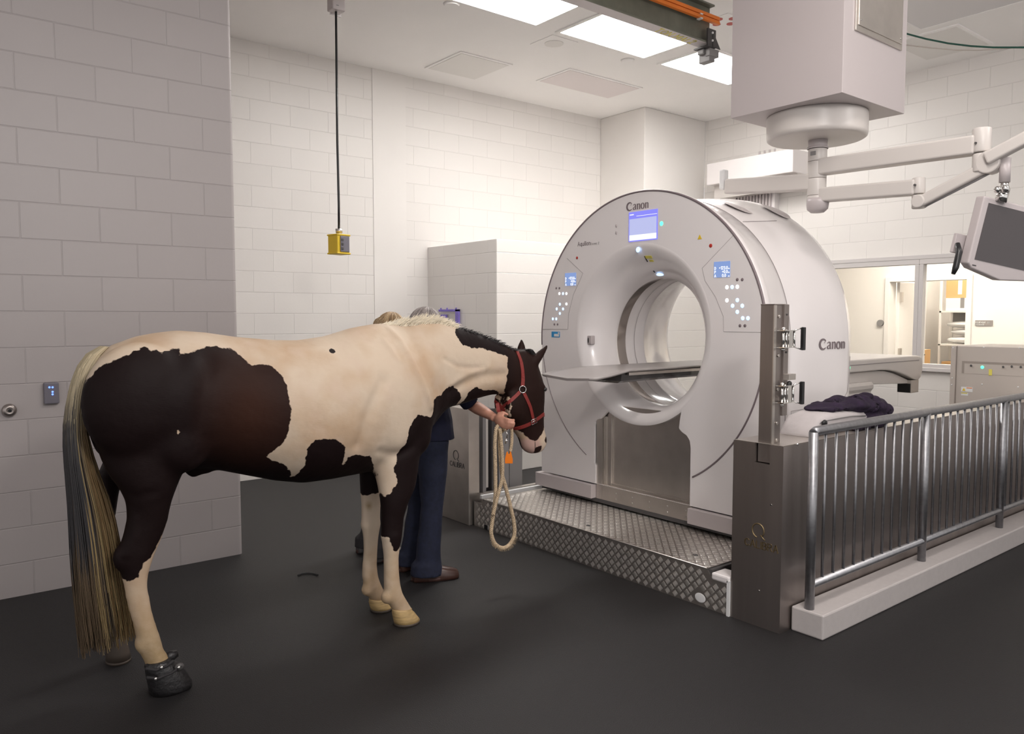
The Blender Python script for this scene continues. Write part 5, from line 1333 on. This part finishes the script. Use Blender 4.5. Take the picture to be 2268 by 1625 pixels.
def tailcol(u, seed):
    rr = random.Random(seed); k = rr.uniform(.75, 1.2); dk = rr.random()
    def f(t_):
        cream = (.50, .42, .28); brown = (.19, .12, .055); yellow = (.31, .225, .11); dgrey = (.045, .042, .045)
        top = max(0, min(1, (t_ - .32 + .07 * dk) / .10))
        low = brown if dk < .45 else yellow
        if u < .5 - .1 * dk: tgt = dgrey if t_ < .80 else tuple(a * .5 + b_ * .5 for a, b_ in zip(dgrey, brown))
        elif u < .62 and dk < .6: tgt = (.10, .075, .055)
        else: tgt = low
        # the pale hair comes back near the end
        if u > .35 and t_ > .6 and dk > .5: tgt = yellow
        return tuple(min(1, (a * (1 - top) + b_ * top) * k) for a, b_ in zip(cream, tgt))
    return f
for i in range(1500):
    u = random.random(); v = random.uniform(-1, 1); T = random.uniform(.90, 1.0) if random.random() < .6 else random.uniform(.72, .96)
    ph = random.uniform(0, 6.28); am = random.uniform(0, .05); pts = []; K = 16
    wid = math.sqrt(max(0, 1 - (2 * u - 1) ** 2))
    for k in range(K):
        t_ = T * k / (K - 1); uu = u + am * math.sin(ph + 5 * t_) * t_ + (random.random() - .5) * .01
        l = lerp_path(TLp, t_); r = lerp_path(TRp, t_)
        px = l[0] + (r[0] - l[0]) * uu; py = l[1] + (r[1] - l[1]) * uu
        Y = YS + v * wid * (.022 + .05 * min(1, t_ * 2.2)) * (1 if t_ < .9 else .9)
        p = at(px, py, 1, YS); p.y = Y; pts.append(p)
    H_.strand(pts, .0042, .0012, tailcol(u, i), 4)
tail = H_.build('tail', horse)
# tail core
m_ = MB(); rg = []
for t_ in [i / 20 for i in range(19)]:
    l = lerp_path(TLp, t_); r = lerp_path(TRp, t_); a = at(*l, 1, YS); b_ = at(*r, 1, YS); c = (a + b_) / 2
    rg.append(sring(c, (b_ - a) * .36, Vector((0, .012 + .035 * min(1, t_ * 2.2), 0)), 16))
m_.loft(rg); 
mat('tail_core', (.10, .075, .05), .7, noise=.5, nscale=9, stretch=(6, 6, .6)); 
m_.build('tail_core', 'tail_core', tail)
# mane
H_ = Hair()
crest = [(845, 717), (880, 717), (925, 714), (965, 713), (1010, 723), (1055, 738), (1095, 755), (1138, 774)]
for i in range(1500):
    t_ = random.uniform(0, .56); px, py = lerp_path(crest, t_); p = at(px, py, 1, YS); p.y += random.uniform(-.03, .03); p.z -= .015
    L_ = (.028 + .045 * math.sin(PI * min(1, (t_ - .0) / .60))) * random.uniform(.6, 1.15)
    d_ = Vector((random.uniform(.2, 1.1), random.uniform(-.5, .5), random.uniform(.6, 1.0))).normalized()
    q = [p, p + d_ * L_ * .5, p + d_ * L_ + Vector((.012, 0, -.008))]
    k = random.uniform(.85, 1.15); H_.strand(q, .0026, .0006, (min(1, .85 * k), min(1, .76 * k), .60 * k), 3)
for i in range(500):
    t_ = random.uniform(.58, .99); px, py = lerp_path(crest, t_); p = at(px, py, 1, YS + .01); p.y += random.uniform(-.035, .03); p.z -= .012
    L_ = random.uniform(.02, .04); d_ = Vector((1.0, random.uniform(-.8, .2), random.uniform(-.5, .55))).normalized()
    H_.strand([p, p + d_ * L_ * .5 + Vector((0, 0, .004)), p + d_ * L_], .0024, .0006, (.016, .012, .013), 3)
H_.build('mane', horse)
H_ = Hair()
fp = at(1164, 777, 1, YD)
for i in range(150):
    a = random.uniform(-1, 1); p = fp + Vector((random.uniform(-.03, .01), a * .04, random.uniform(-.01, .01)))
    L_ = random.uniform(.035, .07); d_ = Vector((.55, a * .4, -.45 + .25 * random.random())).normalized()
    H_.strand([p, p + d_ * L_ * .4 + Vector((0, 0, .012)), p + d_ * L_ * .8 + Vector((0, 0, -.012)), p + d_ * L_ + Vector((0, 0, -.04))], .0024, .0006, (.014, .011, .011), 3)
H_.build('forelock', horse)

# ---------------- hoof boot ----------------
t = thing('hoof_boot', 'black rubber hoof boot on the near hind foot', 'boot', (at(370, 1515, 1, YH).x, YH, 0))
m_ = MB(); rg = []
for xl, yl, xr, yr, w in [(322, 1466, 372, 1452, .052), (321, 1478, 388, 1462, .062), (323, 1492, 404, 1474, .070), (325, 1503, 416, 1490, .075), (327, 1513, 423, 1503, .078), (329, 1520, 423, 1514, .078), (331, 1524, 420, 1519, .076)]:
    a = at(xl, yl, 1, YH); b_ = at(xr, yr, 1, YH); c = (a + b_) / 2; c.z = max(c.z, .004); rg.append(sring(c, (b_ - a) / 2, Vector((0, w, 0)), 28, 2.4))
zmin = min(v.z for v in rg[-1]); 
rg[-1] = [Vector((v.x, v.y, .002)) for v in rg[-1]]
m_.loft(rg); m_.build('boot_shell', 'boot_rubber', t)
m_ = MB(); a = at(376, 1456, 1, YH); b_ = at(392, 1444, 1, YH); m_.tube([at(362, 1462, 1, YH), at(378, 1452, 1, YH), at(393, 1446, 1, YH)], [.022, .024, .014], 12); m_.build('tongue', 'boot_rubber', t)
for pxs in ([(322, 1480), (345, 1484), (370, 1474), (385, 1462)], [(324, 1500), (350, 1502), (380, 1490), (402, 1474)]):
    pts = [at(x, y, 1, YH - .066) for x, y in pxs]; m_ = MB(); m_.tube(pts, .006, 8); m_.build('strap', 'black_soft', t)
for px, py in [(358, 1478), (345, 1503), (396, 1478)]:
    p = at(px, py, 1, YH - .072); m_ = MB(); m_.ellipsoid(tuple(p), .007, .006, .008, n=12, m=8); m_.build('buckle', 'chrome', t)
for px, py, r in [(397, 1476, .02)]:
    p = at(px, py, 1, YH - .06); m_ = MB(); m_.ellipsoid(tuple(p), r, .012, r * .8); m_.build('gaiter_flap', 'dark_grey', t)

# ---------------- halter ----------------
hal = thing('halter', 'red webbing halter with silver rings on the horse', 'halter', tuple(at(1157, 862, 1, 3.48)))
def smooth_pts(pp, n=5):
    out = []
    for i in range(len(pp) - 1):
        for k in range(n): f = k / n; out.append((pp[i][0] * (1 - f) + pp[i + 1][0] * f, pp[i][1] * (1 - f) + pp[i + 1][1] * f))
    return out + [pp[-1]]
def ribbon(pts, nrm, w, name, m, parent, th=.0035):
    mb_ = MB(); rg = []
    K = len(pts)
    for i in range(K):
        t_ = (pts[min(i + 1, K - 1)] - pts[max(i - 1, 0)]).normalized(); nn = nrm[i]; s = t_.cross(nn).normalized(); nn = s.cross(t_).normalized()
        if nn.dot(nrm[i]) < 0: nn = -nn
        p = pts[i]
        rg.append([p + s * w / 2 - nn * .004, p + s * w / 2 + nn * th, p - s * w / 2 + nn * th, p - s * w / 2 - nn * .004])
    mb_.loft(rg, smooth=False); return mb_.build(name, m, parent)
def strap(pp, w=.022, name='strap', mirror=False, close=False):
    P_ = []; Nn = []
    for px, py in smooth_pts(pp):
        h = hit(px, py)
        if h[0] is None: continue
        P_.append(h[0] + h[1] * .001); Nn.append(h[1])
    for _ in range(3):
        P2 = P_[:]
        for i in range(1, len(P_) - 1): P2[i] = (P_[i - 1] + P_[i] * 2 + P_[i + 1]) / 4
        P_ = P2
    ribbon(P_, Nn, w, name, 'halter', hal)
    if mirror:
        ribbon([Vector((p.x, 2 * YD - p.y, p.z)) for p in P_], [Vector((n.x, -n.y, n.z)) for n in Nn], w, name, 'halter', hal)
    if close:
        for idx in close:
            a, na = P_[idx], Nn[idx]; b_ = Vector((a.x, 2 * YD - a.y, a.z)); pts = []; ns = []
            dirv = Vector((na.x, 0, na.z)); dirv = dirv.normalized() if dirv.length > .1 else Vector((1, 0, 0))
            if abs(a.y - YD) > .004:
                for k in range(9):
                    f = k / 8; q = a.lerp(b_, f)
                    near = bvh.find_nearest(q + dirv * .05); 
                    qq = near[0] if near[0] is not None and .0 < f < 1 else q
                    pts.append(qq + (near[1] * .001)); ns.append(near[1])
                pts[0] = a; pts[-1] = b_
                ribbon(pts, ns, w, name, 'halter', hal)
strap([(1144, 777), (1149, 788), (1154, 802), (1157, 822), (1158, 840), (1157, 856)], .022, 'crown_strap', True, [0])
strap([(1151, 868), (1141, 878), (1128, 890), (1114, 901), (1106, 908)], .020, 'throat_strap', True)
strap([(1160, 870), (1167, 884), (1174, 900), (1178, 916), (1181, 930)], .019, 'cheek_strap', True)
strap([(1203, 917), (1196, 923), (1186, 930), (1174, 938), (1160, 944), (1146, 948), (1132, 949), (1127, 949)], .022, 'noseband', True, [0, -1])
P_ = [at(1101, 893, 1, 3.53), at(1104, 908, 1, 3.515), at(1110, 922, 1, 3.51), at(1118, 938, 1, 3.51), at(1125, 950, 1, 3.51)]
ribbon(P_, [Vector((-.6, -.8, 0))] * 5, .020, 'chin_strap', 'halter', hal)
def ringobj(c, nn, R, r, name, m, parent):
    nn = Vector(nn).normalized(); a = nn.cross(Vector((0, 0, 1))).normalized(); b_ = nn.cross(a)
    m_ = MB(); K = 28; rg = []
    for i in range(K + 1):
        th = 2 * PI * i / K; d_ = a * math.cos(th) + b_ * math.sin(th); rg.append([c + d_ * (R + r * math.cos(q)) + nn * (r * math.sin(q)) for q in [2 * PI * z / 8 for z in range(8)]])
    m_.loft(rg, True, False); return m_.build(name, m, parent)
h = hit(1157, 862); ringobj(h[0] + h[1] * .006, h[1], .020, .0028, 'ring', 'chrome', hal)
ringobj(Vector((h[0].x, 2 * YD - h[0].y, h[0].z)) + Vector((h[1].x, -h[1].y, h[1].z)) * .006, (h[1].x, -h[1].y, h[1].z), .020, .0028, 'ring', 'chrome', hal)
h = hit(1181, 932); c = h[0] + h[1] * .008; nn = h[1]; s = nn.cross(Vector((0, 0, 1))).normalized(); u_ = (s * .35 + s.cross(nn) * 1.0).normalized(); s2 = u_.cross(nn)
q = [c + s2 * a * .020 + u_ * b_ * .016 for a, b_ in ((-1, -1), (1, -1), (1, 1), (-1, 1), (-1, -1))]
m_ = MB(); m_.tube(q, .0025, 8); m_.tube([c - s2 * .02, c + s2 * .018], .0018, 8); m_.tube([c - u_ * .016, c + u_ * .016], .002, 8); m_.build('buckle', 'chrome', hal)
YR = 3.50
ringobj(at(1121, 949, 1, YR), (-.6, -.8, .1), .014, .0025, 'ring', 'chrome', hal)

# ---------------- lead rope with clip and tag ----------------
rope = thing('lead_rope', 'beige twisted lead rope hanging in a loop from the halter', 'rope', tuple(at(1115, 950, 1, YR)))
def twisted(pp, R, name, m='rope', Y=YR):
    pts = [at(x, y, 1, Y) if not isinstance(x, Vector) else x for x, y in pp]
    # resample with Catmull-Rom
    Q = []
    for i in range(len(pts) - 1):
        p0 = pts[max(i - 1, 0)]; p1 = pts[i]; p2 = pts[i + 1]; p3 = pts[min(i + 2, len(pts) - 1)]
        K = max(3, int((p2 - p1).length / .004))
        for k in range(K):
            f = k / K; Q.append(.5 * ((2 * p1) + (p2 - p0) * f + (2 * p0 - 5 * p1 + 4 * p2 - p3) * f * f + (3 * p1 - p0 - 3 * p2 + p3) * f ** 3))
    Q.append(pts[-1]); m_ = MB(); s_ = 0
    fr_ = []
    for i, p in enumerate(Q):
        t_ = (Q[min(i + 1, len(Q) - 1)] - Q[max(i - 1, 0)]).normalized(); a = t_.cross(Vector((0, 1, 0)));
        a = a.normalized() if a.length > .01 else Vector((1, 0, 0)); b_ = a.cross(t_); fr_.append((p, a, b_))
    for k in range(3):
        path = []
        L_ = 0
        for i, (p, a, b_) in enumerate(fr_):
            if i: L_ += (p - fr_[i - 1][0]).length
            th = L_ * 2 * PI / .030 + k * 2 * PI / 3
            path.append(p + a * (R * .5 * math.cos(th)) + b_ * (R * .5 * math.sin(th)))
        m_.tube(path, R * .56, 8)
    return m_.build(name, m, rope)
twisted([(1118, 952), (1108, 940), (1099, 950), (1096, 985), (1097, 1040), (1097, 1100), (1091, 1150), (1088, 1180), (1096, 1203), (1112, 1213), (1128, 1206), (1139, 1185), (1138, 1155), (1129, 1115), (1119, 1075), (1112, 1050), (1108, 1010), (1106, 970), (1107, 950)], .0115, 'rope_strand')
twisted([(1107, 950), (1111, 990), (1113, 1030), (1112, 1060), (1106, 1085), (1098, 1115), (1092, 1140)], .0105, 'rope_strand', Y=YR - .02)
twisted([(1133, 946), (1134, 970), (1132, 990), (1130, 1000)], .0095, 'rope_strand', Y=YR)
twisted([(1101, 935), (1118, 938), (1112, 955), (1100, 950)], .0105, 'rope_strand', Y=YR + .02)
H_ = Hair()
for i in range(160):
    th = random.uniform(PI * 1.0, PI * 2.0); px = 1114 + 25 * math.cos(th) ; py = 1187 - 26 * math.sin(th); p = at(px, py, 1, YR); p.y -= .006
    d_ = Vector((math.cos(th) + random.uniform(-.5, .5), random.uniform(-.6, .6), math.sin(th) + random.uniform(-.5, .5))).normalized()
    H_.strand([p, p + d_ * .009, p + d_ * .018 + Vector((0, 0, -.003))], .0006, .0003, (.6, .45, .28), 3)
H_.build('rope_fuzz', rope)
m_ = MB(); m_.tube([at(1121, 955, 1, YR - .02), at(1124, 962, 1, YR - .02), at(1123, 970, 1, YR - .02)], .004, 8); m_.ellipsoid(tuple(at(1122, 976, 1, YR - .02)), .010, .006, .007); m_.tube([at(1121, 970, 1, YR - .02), at(1120, 982, 1, YR - .02)], [.004, .006], 8)
m_.build('snap_clip', 'chrome', rope)
YT = YR - .03
p = at(1127, 1013, 1, YT); M = Matrix.Translation(p) @ Matrix.Rotation(math.radians(-38), 4, 'Z')
tg = thing('ear_tag', 'bright orange plastic tag hanging beside the lead rope', 'tag', tuple(p))
m_ = MB(); pr = [(-.022, -.034), (.022, -.034), (.0225, -.01), (.016, .02), (.012, .034), (.005, .034), (.004, .022), (-.004, .022), (-.005, .034), (-.012, .034), (-.016, .02), (-.0225, -.01)]
n = len(pr); vs = [M @ Vector((x, y_, z)) for y_ in (-.0015, .0015) for x, z in pr]
m_.add(vs, [tuple(range(n - 1, -1, -1)), tuple(range(n, 2 * n))] + [(i, (i + 1) % n, n + (i + 1) % n, n + i) for i in range(n)]); m_.build('tag_plate', 'orange_tag', tg, bevel=.001)
m_ = MB(); m_.tube([at(1131, 1000, 1, YT), at(1128, 1004, 1, YT), at(1129, 1009, 1, YT)], .0025, 6); m_.build('loop', 'hoof_dark', tg)

# ---------------- jacket mesh (blended from folds) ----------------
jb = organic('cloth', JK, 'purple_cloth', bpy.data.objects['jacket'], .008, 2)
random.seed(9); ph = [(random.uniform(-50, 60), random.uniform(-60, 60), random.uniform(-60, 60), random.uniform(0, 6)) for _ in range(8)]
for v in jb.data.vertices:
    w = v.co; k = sum(math.sin(a * w.x + b_ * w.y + g_2 * w.z + h_) for a, b_, g_2, h_ in ph) / 8
    v.co = w + v.normal * (abs(k) * 2.2 - .4) * .020
    if v.co.z < .001: v.co.z = .001

# ---------------- people behind the horse ----------------
def person(name_label, X, Y, face, Ht, parts, hand_t, elbow_t, feet, hair_m, other_hand):
    """feet: two world points of the soles (heel centre) with toe direction; returns root"""
    t = thing('person', name_label, 'person', (X, Y, 0))
    F = Vector((math.cos(face), math.sin(face), 0)); S = Vector((-F.y, F.x, 0)); Z = Vector((0, 0, 1)); O = Vector((X, Y, 0)); k = Ht / 1.66
    def W(f, s, z): return O + F * f + S * s + Z * (z * k)
    hd = W(.01, 0, 1.535)
    R3 = Matrix.Rotation(face, 3, 'Z')
    # shoulders / arms
    shL = W(-.01, .17, 1.34); shR = W(-.01, -.17, 1.34)
    # body: continuous skin figure
    m_ = MB()
    def ring(c, a, b_, n=20): return sring(c, F * a, S * b_, n)
    m_.loft([ring(W(0, 0, .80), .10, .15), ring(W(0, 0, .95), .11, .155), ring(W(0, 0, 1.08), .095, .13), ring(W(0, 0, 1.22), .11, .15), ring(W(-.005, 0, 1.33), .10, .165), ring(W(-.01, 0, 1.38), .07, .11), ring(W(0, 0, 1.41), .052, .055), ring(W(.005, 0, 1.46), .048, .048), ring(W(.01, 0, 1.5), .05, .05)])
    m_.ellipsoid(tuple(hd), .088, .072, .112, R3)
    m_.ellipsoid(tuple(W(.045, 0, 1.478)), .045, .045, .05, R3)
    m_.ellipsoid(tuple(W(.10, 0, 1.515)), .018, .012, .022, R3)          # nose
    for s in (-1, 1):
        m_.ellipsoid(tuple(W(.0, s * .075, 1.53)), .018, .010, .03, R3)    # ears
    m_.ellipsoid(tuple(W(.083, 0, 1.478)), .012, .024, .008, R3)           # lips
    def arm(sh, el, ha):
        up = (el - sh); fo = (ha - el)
        m_.tube([sh, sh + up * .3, sh + up * .7, el, el + fo * .25, el + fo * .6, el + fo * .92, ha], [.05, .048, .042, .037, .038, .032, .025, .026], 16)
        d_ = fo.normalized(); sd = d_.cross(Z).normalized(); up_ = sd.cross(d_)
        m_.ellipsoid(tuple(ha + d_ * .045), .045, .022, .036, Matrix((d_, sd, up_)).transposed())
        for i_, (o_, l_) in enumerate([(.027, .055), (.010, .068), (-.008, .064), (-.025, .048)]):
            b0 = ha + d_ * .08 + up_ * o_; q1 = b0 + d_ * l_ * .45 - sd * .010; q2 = b0 + d_ * l_ * .75 - sd * .030; q3 = b0 + d_ * l_ * .7 - sd * .048
            m_.tube([ha + d_ * .05 + up_ * o_ * .9, b0, q1, q2, q3], [.010, .0095, .009, .008, .0065], 10)
        b0 = ha + d_ * .02 + up_ * .03; m_.tube([b0, b0 + d_ * .03 + up_ * .018 - sd * .015, b0 + d_ * .055 + up_ * .012 - sd * .032], [.012, .0105, .0075], 10)
    arm(shR, elbow_t, hand_t); arm(shL, other_hand[0], other_hand[1])
    for s, (fp, td) in zip((-1, 1), feet):
        hip = W(0, s * .085, .84); kn = (hip + fp) / 2 + F * .03; kn.z = .46 * k; an = fp + Vector((0, 0, .09))
        m_.tube([hip, hip.lerp(kn, .5), kn, kn.lerp(an, .3), kn.lerp(an, .75), an, fp + Vector((0, 0, .04))], [.085, .075, .055, .055, .038, .035, .035], 16)
        m_.tube([fp + Vector((0, 0, .05)), fp + td * .08 + Vector((0, 0, .038)), fp + td * .14 + Vector((0, 0, .034))], [.030, .022, .014], 12)
    organic('body', m_, 'skin', t, .0065, 3)
    # eyes, brows
    for s in (-1, 1):
        e = MB(); e.ellipsoid(tuple(W(.083, s * .03, 1.535)), .009, .012, .006, R3); e.build('eye', 'eye', t)
    # trousers
    m_ = MB()
    m_.loft([ring(W(0, 0, 1.02), .112, .15), ring(W(0, 0, .95), .12, .165), ring(W(-.005, 0, .86), .125, .17), ring(W(0, 0, .80), .11, .165)])
    for s, (fp, td) in zip((-1, 1), feet):
        hip = W(0, s * .085, .86); kn = (hip + fp) / 2 + F * .025; kn.z = .46 * k; an = fp + td * .015
        P_ = [hip, hip.lerp(kn, .5), kn, kn.lerp(an, .4) , kn.lerp(an, .72), an + Vector((0, 0, .10)), an + Vector((0, 0, .035))]
        rg = [sring(p, td * r, Vector((-td.y, td.x, 0)) * r2, 24) for p, r, r2 in zip(P_, [.10, .088, .068, .070, .076, .090, .098], [.09, .08, .062, .062, .065, .072, .078])]
        m_.loft(rg)
    tr = organic('trousers', m_, parts['pants'], t, .009, 3)
    fold(tr, 3, 26, .006)
    # top with short sleeves
    m_ = MB()
    m_.loft([ring(W(.01, 0, .86), .150, .19), ring(W(.01, 0, .98), .135, .178), ring(W(.0, 0, 1.12), .12, .160), ring(W(0, 0, 1.25), .13, .172), ring(W(-.01, 0, 1.34), .115, .19), ring(W(-.01, 0, 1.385), .08, .125), ring(W(-.005, 0, 1.41), .06, .065)])
    for sh, el in ((shR, elbow_t), (shL, other_hand[0])):
        up = el - sh; m_.tube([sh - up * .1, sh + up * .25, sh + up * .65, sh + up * .97], [.072, .068, .06, .058], 18)
    tp = organic('shirt', m_, parts['shirt'], t, .009, 3)
    fold(tp, 7, 20, .008)
    for s, (fp, td) in zip((-1, 1), feet):
        sd = Vector((-td.y, td.x, 0)); rg = []
        for f, w, z in [(-.07, .02, .06), (-.06, .036, .095), (0, .042, .098), (.07, .046, .090), (.13, .050, .074), (.18, .045, .062), (.205, .030, .050), (.214, .008, .034)]:
            rg.append([fp + td * f + sd * (w * math.cos(a)) + Vector((0, 0, .016 + max(0, math.sin(a)) * (z - .016) - (.014 if math.sin(a) < -.1 else 0))) for a in [2 * PI * q / 24 for q in range(24)]])
        m_ = MB(); m_.loft(rg); so = m_.build('shoe', parts['shoe'], t)
        m_ = MB(); rg = []
        for z in (.001, .022):
            rg.append([fp + td * (.07 + .147 * math.cos(a)) + sd * (.047 * math.sin(a) * (1 + .12 * math.cos(a))) + Vector((0, 0, z)) for a in [2 * PI * q / 30 for q in range(30)]])
        m_.loft(rg); m_.build('shoe_sole', 'sole', so)
    return t, W, R3, hd, F, S
def fold(o, seed, fr, amp):
    random.seed(seed); ph = [(random.uniform(-fr, fr), random.uniform(-fr, fr), random.uniform(-fr * 1.6, fr * 1.6), random.uniform(0, 6)) for _ in range(7)]
    for v in o.data.vertices:
        w = v.co; k = sum(math.sin(a * w.x + b_ * w.y + g_2 * w.z + h_) for a, b_, g_2, h_ in ph) / 7; v.co = w + v.normal * k * amp
def hairdo(t, W, R3, hd, F, S, cols, k, seed, bun=None):
    random.seed(seed)
    m_ = MB(); m_.ellipsoid(tuple(hd + Vector((0, 0, .022)) - F * .02), .098, .086, .108, R3)
    m_.ellipsoid(tuple(hd - Vector((0, 0, .03)) - F * .045), .07, .08, .09, R3)
    if bun: m_.ellipsoid(tuple(bun[0]), *bun[1])
    o = organic('hair', m_, cols[0], t, .007, 3)
    H_ = Hair(); bv = BVHTree.FromPolygons([tuple(v.co) for v in o.data.vertices], [tuple(p.vertices) for p in o.data.polygons]); off = root_loc(t)
    for i in range(900):
        a = random.uniform(0, 2 * PI); f0 = random.uniform(.0, .8); pts = []
        for q in range(6):
            th = (f0 + q * .14) ; d_ = F * (math.sin(th * 1.4) * math.cos(a)) + S * (math.sin(th * 1.4) * math.sin(a)) + Vector((0, 0, 1)) * math.cos(th * 1.4)
            hh = bv.ray_cast(hd - off + d_ * .4, -d_)
            if hh[0] is None: break
            pts.append(hh[0] + off + hh[1] * (.002 + .001 * q))
        if len(pts) > 2 and not (math.cos(a) > .5 and f0 > .45):
            c = random.choice(cols[1]); kk = random.uniform(.8, 1.2); H_.strand(pts, .0018, .0009, tuple(x * kk for x in c), 3)
    H_.build('hair_strands', o)
# handler in navy: her hand holds the chin strap
handA = at(1096, 925, 1, 3.545); elbA = at(1046, 897, 1, 3.76)
fA = [(at(955, 1288, 2, 0) + Vector((-.02, .05, 0)), Vector((.93, -.36, 0)).normalized()), (at(908, 1262, 2, 0) + Vector((.0, .02, 0)), Vector((.97, .1, 0)).normalized())]
tA = person('person in navy top and blue jeans holding the halter of the horse', 2.53, 3.99, math.radians(-12), 1.63, dict(pants='denim', shirt='navy', shoe='brown_leather'), handA, elbA, fA, 'hair_grey', (Vector((2.68, 4.14, 1.12)), Vector((2.86, 3.98, 1.18))))
hairdo(tA[0], *tA[1:], ('hair_grey', [(.34, .30, .29), (.22, .19, .18), (.45, .40, .38)]), 1, 3)
fB = [(Vector((2.40, 4.42, 0)), Vector((1, 0, 0))), (Vector((2.46, 4.66, 0)), Vector((1, .1, 0)).normalized())]
hB = at(872, 712, 1, 4.50)
tB = person('person with tied blond hair mostly hidden behind the withers of the horse', hB.x, 4.52, math.radians(5), 1.60, dict(pants='black_soft', shirt='black_soft', shoe='dark_grey'), Vector((hB.x + .16, 4.36, 1.0)), Vector((hB.x - .02, 4.33, 1.06)), fB, 'hair_blond', (Vector((hB.x, 4.68, 1.06)), Vector((hB.x + .2, 4.62, 1.04))))
hairdo(tB[0], *tB[1:], ('hair_blond', [(.40, .27, .15), (.28, .18, .10), (.62, .48, .30)]), 1, 4, (tB[3] + Vector((-.10, -.01, .045)), (.045, .05, .045)))

# ---------------- strap lying on the floor ----------------
a = [at(x, y, 2, .006) for x, y in [(660, 1274), (668, 1270), (680, 1268.5), (693, 1269.5), (704, 1273)]]
tag(MB().tube(a, .005, 8).build('floor_strap', 'black'), 'small black curved strap lying on the dark rubber floor', 'strap')
